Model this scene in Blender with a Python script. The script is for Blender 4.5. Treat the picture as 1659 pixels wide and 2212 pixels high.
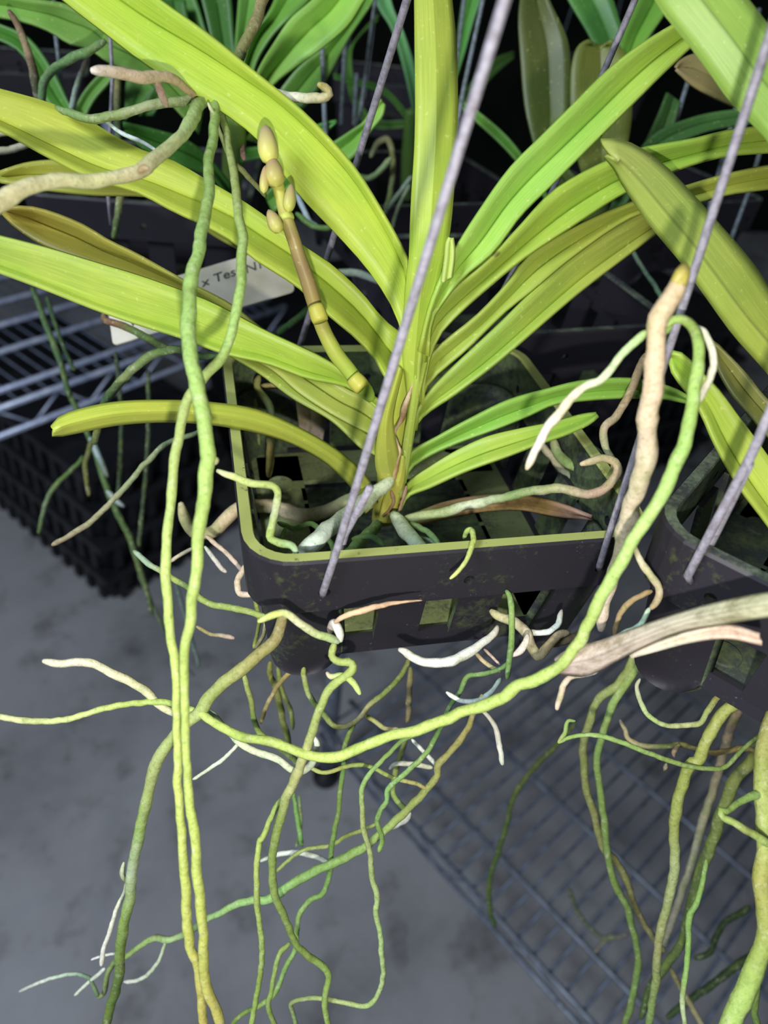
import bpy, bmesh, math, random
import numpy as np
from mathutils import Vector, Matrix
for o in list(bpy.data.objects): bpy.data.objects.remove(o)
SC = bpy.context.scene
COL = SC.collection
Z0 = 0.95                      # rim of the main basket above the floor
rnd = random.Random(5)

# ------------------------------------------------------------------ camera
RR = np.array([[0.9719493922, -0.2140204328, 0.0975173488],
               [-0.0622090932, -0.6338100882, -0.7709830094],
               [0.2268135968, 0.7432900016, -0.6293453471]])      # rows: right, down, forward
CAM = np.array([-0.0087720442, -0.173095642, 0.1657104441 + Z0])
F, CX, CY = 1600.0, 829.5, 1106.0
cd = bpy.data.cameras.new('camera'); cam = bpy.data.objects.new('camera', cd); COL.objects.link(cam)
cd.sensor_fit = 'VERTICAL'; cd.sensor_height = 36.0; cd.lens = F / 2212 * 36.0
cd.clip_start = 0.01; cd.clip_end = 50
cam.matrix_world = Matrix([[RR[0][i], -RR[1][i], -RR[2][i], CAM[i]] for i in range(3)] + [[0, 0, 0, 1]])
cd.dof.use_dof = True; cd.dof.focus_distance = 0.275; cd.dof.aperture_fstop = 8.7
SC.camera = cam

# ------------------------------------------------------------------ world, lamps, exposure
wd = bpy.data.worlds.new('daylight'); SC.world = wd; wd.use_nodes = True
bg = wd.node_tree.nodes['Background']; bg.inputs[0].default_value = (0.80, 0.90, 1.0, 1); bg.inputs[1].default_value = 0.10
ld = bpy.data.lights.new('camera_flash', 'POINT'); ld.energy = 3.0; ld.shadow_soft_size = 0.0045; ld.color = (1.0, 0.97, 0.90)
fl = bpy.data.objects.new('camera_flash', ld); COL.objects.link(fl)
fl.location = CAM + RR[1] * 0.055 + RR[0] * 0.004
la = bpy.data.lights.new('unseen_aisle_fill', 'AREA'); la.energy = 27; la.shape = 'RECTANGLE'; la.size = .5; la.size_y = .5; la.color = (0.80, 0.89, 1.0)
lo = bpy.data.objects.new('unseen_aisle_fill', la); COL.objects.link(lo); lo.location = (-1.05, -.55, 1.95)  # unseen soft light, added at the left to brighten the lower-left floor
lo.rotation_euler = (Vector((-.30, .35, 0.0)) - lo.location).to_track_quat('-Z', 'Y').to_euler()
SC.view_settings.view_transform = 'Standard'; SC.view_settings.look = 'None'
SC.view_settings.gamma = 1.0; SC.view_settings.use_curve_mapping = False; SC.view_settings.exposure = 0.0

# ------------------------------------------------------------------ helpers
def W(p, d):
    p = np.asarray(p, float); d = np.asarray(d, float)
    x = (p[..., 0] - CX) / F * d; y = (p[..., 1] - CY) / F * d
    return CAM + x[..., None] * RR[0] + y[..., None] * RR[1] + d[..., None] * RR[2]
def onz(px, py, z):            # where the line of sight meets the level z (metres above the floor)
    r = RR[0] * (px - CX) / F + RR[1] * (py - CY) / F + RR[2]
    return CAM + r * ((z - CAM[2]) / r[2])
def H(h):
    v = [int(h[i:i + 2], 16) / 255 for i in (0, 2, 4)]
    return np.array([c / 12.92 if c <= .04045 else ((c + .055) / 1.055) ** 2.4 for c in v])
def P(s): return np.array([[float(a) for a in q.split(',')] for q in s.split()])
def lerpl(vals, n):
    vals = np.asarray(vals, float)
    if vals.ndim == 0: return np.full(n, float(vals))
    return np.interp(np.linspace(0, 1, n), np.linspace(0, 1, len(vals)), vals)
def crm(pts, n):               # Catmull-Rom, n samples even in chord length
    pts = np.asarray(pts, float)
    if len(pts) == 2: return pts[0] + (pts[1] - pts[0]) * np.linspace(0, 1, n)[:, None]
    q = np.vstack([2 * pts[0] - pts[1], pts, 2 * pts[-1] - pts[-2]])
    out = []; K = 14
    for i in range(1, len(q) - 2):
        p0, p1, p2, p3 = q[i - 1], q[i], q[i + 1], q[i + 2]
        t1 = np.linalg.norm(p1 - p0) ** .5 + 1e-9; t2 = t1 + np.linalg.norm(p2 - p1) ** .5 + 1e-9; t3 = t2 + np.linalg.norm(p3 - p2) ** .5 + 1e-9
        for k in range(K):
            t = t1 + (t2 - t1) * k / K
            a1 = (t1 - t) / t1 * p0 + t / t1 * p1; a2 = (t2 - t) / (t2 - t1) * p1 + (t - t1) / (t2 - t1) * p2; a3 = (t3 - t) / (t3 - t2) * p2 + (t - t2) / (t3 - t2) * p3
            b1 = (t2 - t) / t2 * a1 + t / t2 * a2; b2 = (t3 - t) / (t3 - t1) * a2 + (t - t1) / (t3 - t1) * a3
            out.append((t2 - t) / (t2 - t1) * b1 + (t - t1) / (t2 - t1) * b2)
    out.append(q[-2]); out = np.array(out)
    s = np.concatenate([[0], np.cumsum(np.linalg.norm(np.diff(out, axis=0), axis=1))])
    u = np.linspace(0, s[-1], n)
    return np.stack([np.interp(u, s, out[:, j]) for j in range(out.shape[1])], 1)
def off(par):
    o = np.zeros(3)
    while par is not None: o = o + np.array(par.location); par = par.parent
    return o
def empty(name, loc, label=None, cat=None, group=None, rz=0.0):
    o = bpy.data.objects.new(name, None); COL.objects.link(o); o.location = loc; o.rotation_euler = (0, 0, rz); o.empty_display_size = .01
    tag(o, label, cat, group); return o
def tag(o, label=None, cat=None, group=None, kind=None):
    if label: o['label'] = label
    if cat: o['category'] = cat
    if group: o['group'] = group
    if kind: o['kind'] = kind
    return o
def mk(name, v, f, mats, par=None, col=None, smooth=True, midx=None, local=False, uv=None):
    v = np.asarray(v, float)
    me = bpy.data.meshes.new(name)
    o = bpy.data.objects.new(name, me); COL.objects.link(o)
    if par is not None: o.parent = par
    base = np.zeros(3) if local else (off(par) if par is not None else np.array([v[:, 0].mean(), v[:, 1].mean(), v[:, 2].min()]))
    if par is None and not local: o.location = base
    me.from_pydata((v - base).tolist(), [], f)
    for m in (mats if isinstance(mats, (list, tuple)) else [mats]): me.materials.append(m)
    if midx is not None: me.polygons.foreach_set('material_index', midx)
    me.polygons.foreach_set('use_smooth', [smooth] * len(me.polygons))
    if col is not None:
        ca = me.color_attributes.new('Col', 'FLOAT_COLOR', 'POINT')
        c = np.ones((len(v), 4)); c[:, :3] = col; ca.data.foreach_set('color', c.ravel())
    if uv is not None:
        ul = me.uv_layers.new(name='UVMap'); li = np.zeros(len(me.loops), int); me.loops.foreach_get('vertex_index', li)
        ul.data.foreach_set('uv', np.asarray(uv)[li].ravel())
    me.update(); return o
def colours(c, n):
    c = [c] if isinstance(c, str) else c
    c = np.array([H(x) for x in c])
    if len(c) == 1: return np.repeat(c, n, 0)
    u = np.linspace(0, 1, len(c)); q = np.linspace(0, 1, n)
    return np.stack([np.interp(q, u, c[:, j]) for j in range(3)], 1)
def tubemesh(C, rad, seg=9, tip0=True, tip1=True, flat=1.0):
    n = len(C); T = np.gradient(C, axis=0); T /= np.linalg.norm(T, axis=1)[:, None] + 1e-12
    a = np.array([0, 0, 1.]) if abs(T[0][2]) < .9 else np.array([1., 0, 0])
    nv = np.cross(T[0], a); nv /= np.linalg.norm(nv); N = [nv]
    for i in range(1, n):
        nv = N[-1] - T[i] * np.dot(N[-1], T[i]); nv /= np.linalg.norm(nv) + 1e-12; N.append(nv)
    N = np.array(N); B = np.cross(T, N)
    ang = np.linspace(0, 2 * np.pi, seg, endpoint=False)
    rings = C[:, None] + rad[:, None, None] * (np.cos(ang)[None, :, None] * N[:, None] + flat * np.sin(ang)[None, :, None] * B[:, None])
    v = rings.reshape(-1, 3).tolist(); f = []
    for i in range(n - 1):
        for j in range(seg):
            k = (j + 1) % seg; f.append((i * seg + j, i * seg + k, (i + 1) * seg + k, (i + 1) * seg + j))
    v.append((C[0] - T[0] * rad[0] * (.5 if tip0 else 0)).tolist()); v.append((C[-1] + T[-1] * rad[-1] * (.5 if tip1 else 0)).tolist())
    for j in range(seg):
        k = (j + 1) % seg; f.append((k, j, n * seg)); f.append(((n - 1) * seg + j, (n - 1) * seg + k, n * seg + 1))
    return np.array(v), f
def smoothnoise(n, step, rg):
    m = max(4, int(n / step) + 3); k = np.array([rg.uniform(-1, 1) for _ in range(m)])
    return np.interp(np.linspace(0, m - 1, n), np.arange(m), k)
def tube(par, pts, d, w, c, name='root', mat=None, wob=1.0, seg=9, tip0=True, tip1=True, label=None, step=.75):
    p = P(pts) if isinstance(pts, str) else np.asarray(pts, float)
    s = np.concatenate([[0], np.cumsum(np.linalg.norm(np.diff(p, axis=0), axis=1))]); s /= s[-1]
    dl = np.atleast_1d(np.asarray(d, float)); dd = dl if len(dl) == len(p) else (np.interp(s, np.linspace(0, 1, len(dl)), dl) if len(dl) > 1 else np.full(len(p), dl[0]))
    q = W(p, dd)
    L = np.linalg.norm(np.diff(q, axis=0), axis=1).sum()
    wl = np.atleast_1d(np.asarray(w, float)); r0 = wl.mean() / 2 * dd.mean() / F
    n = int(min(260, max(8, L / (r0 * step))))
    C = crm(q, n); u = np.linspace(0, 1, n)
    dn = (C - CAM) @ RR[2]
    rad = lerpl(wl, n) / 2 * dn / F
    rg = random.Random(int(p[0][0] * 7 + p[0][1] * 13 + len(p)))
    if wob:
        for ax in range(3): C[:, ax] += smoothnoise(n, 3.2, rg) * rad * .16 * wob
        rad = rad * (1 + .085 * wob * smoothnoise(n, 1.7, rg))
    if tip1: rad[-3:] *= [.95, .80, .52]
    if tip0: rad[:3] *= [.52, .80, .95]
    v, f = tubemesh(C, rad, seg, tip0, tip1)
    cl = colours(c, n); cc = np.vstack([np.repeat(cl, seg, 0), cl[:1], cl[-1:]])
    o = mk(name, v, f, mat or M_root, par, cc)
    if label: o['label'] = label
    return o
def leaf(par, A, B, d, t=.5, dk=0.0, tilt=0.0, c='9db52a', name='leaf', N=34, thick=.0014, mat=None, notch=0.0, bulge=.010, label=None, keel=.60):
    A = P(A); B = P(B); m_ = (A[-1] + B[-1]) / 2; w_ = np.linalg.norm(A[-1] - B[-1])
    if w_ > 14 and (m_[0] < 0 or m_[0] > 1659 or m_[1] < 0):        # leaves running out of the picture end in a rounded tip there
        q_ = m_ - (A[-2] + B[-2]) / 2; q_ = q_ / np.linalg.norm(q_) * w_
        A = np.vstack([A, A[-1] + q_ * .8 + (m_ - A[-1]) * .35, m_ + q_ * 1.25 + (A[-1] - m_) * .06]); B = np.vstack([B, B[-1] + q_ * .8 + (m_ - B[-1]) * .35, m_ + q_ * 1.25 + (B[-1] - m_) * .06])
    A = crm(A, N); B = crm(B, N)
    dd = lerpl(d, N); tt = lerpl(t, N); kk = lerpl(dk, N); ti = lerpl(tilt, N)
    a = W(A, dd - ti / 2); b = W(B, dd + ti / 2)
    k = W(A + (B - A) * tt[:, None], dd + (tt - .5) * ti + kk)
    M = 5; rows = []
    view = (k - CAM) / np.linalg.norm(k - CAM, axis=1)[:, None]
    wid = np.linalg.norm(b - a, axis=1)[:, None]
    sg = np.where(kk > 0, 1.0, -.6)[:, None]
    for j in range(M): s = 1 - (1 - j / M) ** 1.9; rows.append(a + (k - a) * s - view * wid * bulge * 4 * s * (1 - s) * sg * tt[:, None] * 2)
    for j in range(M + 1): s = (j / M) ** 1.9; rows.append(k + (b - k) * s - view * wid * bulge * 4 * s * (1 - s) * sg * (1 - tt[:, None]) * 2)
    R_ = np.stack(rows, 1); Q = 2 * M + 1
    if notch:
        dirv = (k[-1] - k[-4]); dirv /= np.linalg.norm(dirv)
        for j in range(Q):
            s = 1 - abs(j - M) / M
            R_[-1, j] -= dirv * notch * s ** 1.6; R_[-2, j] -= dirv * notch * .35 * s
    v = R_.reshape(-1, 3); f = []
    for i in range(N - 1):
        for j in range(Q - 1): f.append((i * Q + j, i * Q + j + 1, (i + 1) * Q + j + 1, (i + 1) * Q + j))
    ln = np.concatenate([[0], np.cumsum(np.linalg.norm(np.diff(k, axis=0), axis=1))])
    uv = np.stack([np.tile(np.linspace(0, 1, Q), N), np.repeat(ln, Q) * 20], 1)
    cc = np.repeat(colours(c, N), Q, 0)
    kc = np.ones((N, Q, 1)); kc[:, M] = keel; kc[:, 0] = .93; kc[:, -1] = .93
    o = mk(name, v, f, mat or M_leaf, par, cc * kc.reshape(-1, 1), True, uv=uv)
    sh = [e for e in o.data.edges if e.vertices[0] % Q == M and e.vertices[1] % Q == M]
    for e in sh: e.use_edge_sharp = True
    m = o.modifiers.new('thickness', 'SOLIDIFY'); m.thickness = thick; m.offset = 0
    if label: o['label'] = label
    return o
def blob(par, px, d, w, h, ang, c, name='bud', mat=None, tipc=None):   # pointed egg: w, h in pixels, ang = lean of the long axis
    n = 12; u = np.linspace(-1, 1, n); prof = np.sqrt(np.maximum(0, 1 - u ** 2)) * (1 - .28 * u)
    ca, sa = math.cos(ang), math.sin(ang)
    pts = np.array([[px[0] + sa * s * h / 2, px[1] - ca * s * h / 2] for s in u]); C = W(pts, np.full(n, d))
    v, f = tubemesh(C, np.maximum(prof, .06) * w / 2 * d / F, 10)
    cl = colours([c, tipc or c], n); cc = np.vstack([np.repeat(cl, 10, 0), cl[:1], cl[-1:]])
    return mk(name, v, f, mat or M_leaf, par, cc, uv=np.zeros((len(v), 2)))

# ------------------------------------------------------------------ materials
def newmat(name, rough=.5, spec=.5, metal=0.0):
    m = bpy.data.materials.new(name); m.use_nodes = True; nt = m.node_tree; b = nt.nodes['Principled BSDF']
    b.inputs['Roughness'].default_value = rough; b.inputs['Specular IOR Level'].default_value = spec; b.inputs['Metallic'].default_value = metal
    return m, nt, b
def N(nt, t, **kw):
    n = nt.nodes.new(t)
    for k, v in kw.items():
        if k in n.inputs: n.inputs[k].default_value = v
        else: setattr(n, k, v)
    return n
def noise(nt, scale, detail=3.0, rough=.55, vec=None, stretch=None):
    tc = N(nt, 'ShaderNodeTexCoord'); src = tc.outputs['Object'] if vec is None else vec
    if stretch:
        mp = N(nt, 'ShaderNodeMapping'); mp.inputs['Scale'].default_value = stretch; nt.links.new(src, mp.inputs['Vector']); src = mp.outputs[0]
    n = N(nt, 'ShaderNodeTexNoise'); n.inputs['Scale'].default_value = scale; n.inputs['Detail'].default_value = detail; n.inputs['Roughness'].default_value = rough
    nt.links.new(src, n.inputs['Vector']); return n.outputs['Fac']
def ramp(nt, src, stops):
    r = N(nt, 'ShaderNodeValToRGB'); e = r.color_ramp.elements
    while len(e) < len(stops): e.new(.5)
    for i, (p, c) in enumerate(stops): e[i].position = p; e[i].color = (*c, 1) if len(c) == 3 else c
    nt.links.new(src, r.inputs[0]); return r.outputs[0]
def mix(nt, fac, a, b, mode='MIX'):
    m = N(nt, 'ShaderNodeMix', data_type='RGBA', blend_type=mode)
    for s, x in ((m.inputs[0], fac), (m.inputs[6], a), (m.inputs[7], b)):
        if isinstance(x, (int, float)): s.default_value = x
        elif isinstance(x, (tuple, list, np.ndarray)): s.default_value = (*x[:3], 1)
        else: nt.links.new(x, s)
    return m.outputs[2]
def bump(nt, b, h, strength=.3, dist=.0005):
    u = N(nt, 'ShaderNodeBump'); u.inputs['Strength'].default_value = strength; u.inputs['Distance'].default_value = dist
    nt.links.new(h, u.inputs['Height']); nt.links.new(u.outputs[0], b.inputs['Normal'])
g = lambda v: (v, v, v)
def attr(nt): return N(nt, 'ShaderNodeVertexColor', layer_name='Col').outputs['Color']

M_leaf, nt, b = newmat('leaf_green', .42, .35)
c = attr(nt)
hs = N(nt, 'ShaderNodeHueSaturation'); hs.inputs['Saturation'].default_value = .93; hs.inputs['Value'].default_value = 1.05; hs.inputs['Hue'].default_value = .502; nt.links.new(c, hs.inputs['Color']); c = hs.outputs[0]
uvn = N(nt, 'ShaderNodeUVMap'); v1 = noise(nt, 4, 3, .6, uvn.outputs[0], (14, .6, 1))
c = mix(nt, 1.0, c, ramp(nt, v1, [(.3, g(.86)), (.7, g(1.10))]), 'MULTIPLY')
n2 = noise(nt, 45, 4); c = mix(nt, 1.0, c, ramp(nt, n2, [(.3, (.88, .95, .85)), (.7, (1.10, 1.05, 1.0))]), 'MULTIPLY')
n3 = noise(nt, 520, 2, .5); c = mix(nt, ramp(nt, n3, [(.66, g(0)), (.74, g(.35))]), c, H('d9de8a'))
n4 = noise(nt, 75, 1, .4); c = mix(nt, ramp(nt, n4, [(.83, g(0)), (.86, g(.8))]), c, H('4a3a1c'))
nt.links.new(c, b.inputs['Base Color']); bump(nt, b, v1, .12, .0004)

M_root, nt, b = newmat('root_velamen', .62, .3)
c = attr(nt)
hs = N(nt, 'ShaderNodeHueSaturation'); hs.inputs['Saturation'].default_value = .88; hs.inputs['Value'].default_value = 1.06; hs.inputs['Hue'].default_value = .496; nt.links.new(c, hs.inputs['Color']); c = hs.outputs[0]
n0 = noise(nt, 330, 5, .7); c = mix(nt, ramp(nt, n0, [(.54, g(0)), (.72, g(.50))]), c, H('cfcdb0'))
n1 = noise(nt, 620, 5, .7); c = mix(nt, 1.0, c, ramp(nt, n1, [(.26, (.58, .62, .46)), (.48, g(1.0)), (.74, (1.22, 1.18, 1.16))]), 'MULTIPLY')
n2 = noise(nt, 90, 3, .6); c = mix(nt, ramp(nt, n2, [(.52, g(0)), (.70, g(.42))]), c, H('7d8c3a'))
n3 = noise(nt, 900, 3, .7); c = mix(nt, ramp(nt, n3, [(.66, g(0)), (.78, g(.45))]), c, H('5a4c2c'))
nt.links.new(c, b.inputs['Base Color']); bump(nt, b, n0, .6, .0008)

M_dead, nt, b = newmat('withered_tissue', .75, .2)
c = attr(nt)
n1 = noise(nt, 120, 5, .7, None, None); c = mix(nt, 1.0, c, ramp(nt, n1, [(.30, (.45, .42, .34)), (.55, g(1.0)), (.75, (1.2, 1.15, 1.15))]), 'MULTIPLY')
nt.links.new(c, b.inputs['Base Color']); bump(nt, b, n1, .5, .0008)

def plastic(name, base, algae, lo, hi, scale, rough=.5):
    m, nt, b = newmat(name, rough, .35)
    n1 = noise(nt, scale, 6, .68); n2 = noise(nt, scale * 9, 3, .7)
    k = mix(nt, .35, n1, n2)
    c = mix(nt, ramp(nt, k, [(lo, g(0)), (hi, g(1))]), base, algae)
    n5 = noise(nt, 700, 1, .4); c = mix(nt, ramp(nt, n5, [(.77, g(0)), (.80, g(.5))]), c, (.16, .16, .18))
    nt.links.new(c, b.inputs['Base Color']); bump(nt, b, n2, .2, .0002); return m
BLK = (.0235, .0205, .028)
M_blk = plastic('black_plastic_outside', BLK, H('59633a'), .55, .76, 42)
M_top = plastic('algae_on_rim', H('a5ad66'), (.04, .04, .045), .585, .66, 75)
M_in = plastic('algae_inside', (.03, .033, .038), H('66784c'), .42, .66, 46)
M_plate = plastic('algae_on_plate', H('858f62'), (.05, .055, .05), .50, .68, 75)
M_plate2 = plastic('grey_green_plate', (.06, .07, .065), H('6f7a4c'), .45, .66, 60)
M_blk2 = plastic('black_plastic_clean', BLK, (.05, .06, .05), .62, .85, 30)
M_top2 = plastic('grey_worn_rim', (.055, .06, .065), H('75806a'), .45, .62, 70)

M_wire, nt, b = newmat('galvanised_wire', .55, .4, .0)
n1 = noise(nt, 400, 4, .7); nt.links.new(ramp(nt, n1, [(.3, H('6f6a72')), (.55, H('97929e')), (.75, H('a9a5ae'))]), b.inputs['Base Color']); bump(nt, b, n1, .25, .0002)
M_wire2, nt, b = newmat('weathered_wire', .6, .3)
n1 = noise(nt, 300, 4, .7); nt.links.new(ramp(nt, n1, [(.35, H('5c6a5c')), (.6, H('8b93a0'))]), b.inputs['Base Color'])
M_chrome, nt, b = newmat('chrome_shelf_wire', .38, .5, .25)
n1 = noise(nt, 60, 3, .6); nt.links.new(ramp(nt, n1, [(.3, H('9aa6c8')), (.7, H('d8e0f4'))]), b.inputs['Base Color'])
M_mat, nt, b = newmat('dark_mat_wire', .5, .4, .2)
n1 = noise(nt, 60, 3, .6); nt.links.new(ramp(nt, n1, [(.3, H('4b5364')), (.7, H('727c90'))]), b.inputs['Base Color'])
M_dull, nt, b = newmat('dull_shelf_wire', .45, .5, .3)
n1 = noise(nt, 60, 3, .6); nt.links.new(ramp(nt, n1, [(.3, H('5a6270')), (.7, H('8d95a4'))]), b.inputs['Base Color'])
M_floor, nt, b = newmat('concrete', .7, .3)
n1 = noise(nt, 3.2, 6, .6); n2 = noise(nt, 14, 4, .6)
c = ramp(nt, n1, [(.25, H('6f7074')), (.5, H('97979b')), (.8, H('a7a8ad'))])
c = mix(nt, 1.0, c, ramp(nt, n2, [(.30, (.62, .60, .58)), (.46, g(1.0)), (.8, g(1.08))]), 'MULTIPLY')
nt.links.new(c, b.inputs['Base Color']); bump(nt, b, n2, .1, .002)
M_wall, nt, b = newmat('dark_backdrop', .9, .1)
n1 = noise(nt, 5, 4); nt.links.new(ramp(nt, n1, [(.3, (.006, .008, .007)), (.7, (.016, .02, .015))]), b.inputs['Base Color'])  # near-black colour stands in for the unlit distance
M_tag, nt, b = newmat('label_plastic', .5, .4)
n1 = noise(nt, 50, 4); nt.links.new(ramp(nt, n1, [(.3, H('c9c4ac')), (.7, H('e2dfd2'))]), b.inputs['Base Color'])
M_ink, nt, b = newmat('pencil_ink', .8, .2); b.inputs['Base Color'].default_value = (*H('4a4f55'), 1)
M_tray, nt, b = newmat('black_tray_plastic', .45, .4)
n1 = noise(nt, 20, 4); nt.links.new(ramp(nt, n1, [(.3, (.008, .009, .011)), (.7, (.02, .021, .025))]), b.inputs['Base Color'])

# ------------------------------------------------------------------ setting
def quadbox(name, x0, x1, y0, y1, z0, z1, m):
    v = [(x, y, z) for z in (z0, z1) for y in (y0, y1) for x in (x0, x1)]
    f = [(0, 2, 3, 1), (4, 5, 7, 6), (0, 1, 5, 4), (2, 6, 7, 3), (0, 4, 6, 2), (1, 3, 7, 5)]
    return mk(name, v, f, m, smooth=False)
tag(quadbox('floor', -4, 4, -3, 3.2, -.05, 0, M_floor), kind='structure')
tag(quadbox('wall_back', -4, 4, 3.2, 3.3, -.05, 3.2, M_wall), kind='structure')  # added to close the view and keep the far background dark

def rod(par, a, b_, r, m, name, seg=7):
    a = np.asarray(a, float); b_ = np.asarray(b_, float)
    v, f = tubemesh(np.array([a, b_]), np.array([r, r]), seg, False, False); return mk(name, v, f, m, par)
def clone(o, loc, par):
    c = o.copy(); COL.objects.link(c); c.parent = par; c.location = loc; return c

# wire shelf at the left, high up
def shelf(name, label, corner, th, la, lb, z, rails, pitch, wr, rr, m, drop, legs, floor_z=0.0):
    a = np.array([math.cos(th), math.sin(th), 0]); n = np.array([-math.sin(th), math.cos(th), 0])
    C = np.array([corner[0], corner[1], z])
    S = empty(name, (corner[0], corner[1], floor_z), label, 'shelf')
    o0 = np.array(S.location)
    for r_ in rails: rod(S, C + n * r_ + np.array([0, 0, rr]), C + n * r_ + a * la + np.array([0, 0, rr]), rr, m, 'support_rod')
    rod(S, C - np.array([0, 0, drop]), C + a * la - np.array([0, 0, drop]), rr, m, 'edge_rod')
    k = int(la / .10); z3 = np.array([0, 0, 1.])
    for i in range(k):
        p0 = C + a * (la * i / k); p1 = C + a * (la * (i + .5) / k) - z3 * drop; p2 = C + a * (la * (i + 1) / k)
        v, f = tubemesh(np.array([p0, p1 * .98 + p0 * .02, p1, p1 * .98 + p2 * .02, p2]), np.full(5, wr), 6); mk('truss_wire', v, f, m, S)
    w0 = rod(S, C + a * pitch * .5 - z3 * wr, C + a * pitch * .5 + n * lb - z3 * wr, wr, M_mat, 'mat_wire', 6)
    for i in range(1, int(la / pitch)): clone(w0, tuple(a * pitch * i), S)
    for (i, j) in legs:
        p = C + a * i + n * j
        v, f = tubemesh(np.array([[p[0], p[1], .03], [p[0], p[1], z + .25]]), np.array([.0125, .0125]), 12, False, False); mk('post', v, f, m, S)
        v, f = tubemesh(np.array([[p[0], p[1], .0], [p[0], p[1], .012], [p[0], p[1], .014], [p[0], p[1], .035]]), np.array([.022, .022, .012, .012]), 12, False, False); mk('post_foot', v, f, M_tray, S)
    return S
th = math.radians(37.5); ca, sa = math.cos(th), math.sin(th)
nz = .45
p_l = onz(-150, 943, nz)
offs = [0.0, .048, .166, .258, .347, .452, .56]
shelf('wire_shelf', 'chrome wire shelf lit bluish beside the left leaves, hanging roots before it', (p_l[0], p_l[1]), th, .72, .56, nz, offs, .0262, .0022, .0052, M_chrome, .042, [(.02, .54), (.70, .54)])
th2 = math.radians(-61)
p_r = np.array([.1315, .483])
shelf('wire_shelf', 'low dull wire shelf near the floor under the right hanging roots', p_r, th2, .95, .52, .15, [0.0, .06, .187, .31, .42, .51], .0255, .0022, .0036, M_dull, .03, [(.012, .012), (.93, .50), (.012, .50)])

# stack of black trays under the left shelf
def tray_stack(c0, th, label, LX, LY, nt_):
    a = np.array([math.cos(th), math.sin(th), 0]); n = np.array([-math.sin(th) , math.cos(th), 0])
    T = empty('tray_stack', tuple(c0), label, 'crate')
    for i in range(nt_):
        z0 = .082 * i; v = []; f = []
        def bx(x0, x1, y0, y1, za, zb, ins=0.0):
            b0 = len(v)
            for (zz, s) in ((za, ins), (zb, 0)):
                for (x, y) in ((x0 + s, y0 + s), (x1 - s, y0 + s), (x1 - s, y1 - s), (x0 + s, y1 - s)): v.append(tuple(c0 + a * x + n * y + np.array([0, 0, zz])))
            f.extend([(b0, b0 + 3, b0 + 2, b0 + 1), (b0 + 4, b0 + 5, b0 + 6, b0 + 7)] + [(b0 + k, b0 + (k + 1) % 4, b0 + 4 + (k + 1) % 4, b0 + 4 + k) for k in range(4)])
        bx(.01, LX - .01, .01, LY - .01, z0, z0 + .062, .012); bx(0, LX, 0, LY, z0 + .062, z0 + .078)
        for k in range(int((LX - .04) / .042)): bx(.03 + k * .042, .045 + k * .042, .004, .02, z0 + .006, z0 + .062)
        for k in range(int((LY - .04) / .042)): bx(.004, .02, .03 + k * .042, .045 + k * .042, z0 + .006, z0 + .062)
        mk('tray', v, f, M_tray, T, smooth=False)
    return T
tray_stack(onz(240, 1318, 0.0), th, 'tall black stack of ribbed plastic trays on concrete under the left shelf', .30, .61, 4)
tray_stack(np.array([.12, 1.02, 0]), math.radians(12), 'added long dark stack of trays filling the darkness behind the low shelf', 1.25, .6, 5)  # invented dark mass, set where there is only darkness

# ------------------------------------------------------------------ baskets
SB = .15
def rring(half, r, z, nc=6):
    pts = []
    for (cx, cy, a0) in ((half - r, half - r, 0), (-half + r, half - r, 90), (-half + r, -half + r, 180), (half - r, -half + r, 270)):
        for k in range(nc + 1):
            an = math.radians(a0 + 90 * k / nc); pts.append((cx + r * math.cos(an), cy + r * math.sin(an), z))
    return pts
def loft(profile, rc=.017):
    rings = [rring(SB / 2 - i, max(.004, rc - i), z) for i, z in profile]; n = len(rings[0]); v = [p for r in rings for p in r]; f = []; m = []
    K = len(rings)
    for i in range(K):
        for j in range(n):
            k = (j + 1) % n; i2 = (i + 1) % K
            f.append((i * n + j, i * n + k, i2 * n + k, i2 * n + j))
    return v, f, n
def boxv(x0, x1, y0, y1, z0, z1): return [(x, y, z) for z in (z0, z1) for y in (y0, y1) for x in (x0, x1)], [(0, 2, 3, 1), (4, 5, 7, 6), (0, 1, 5, 4), (2, 6, 7, 3), (0, 4, 6, 2), (1, 3, 7, 5)]
HB = .060
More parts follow.
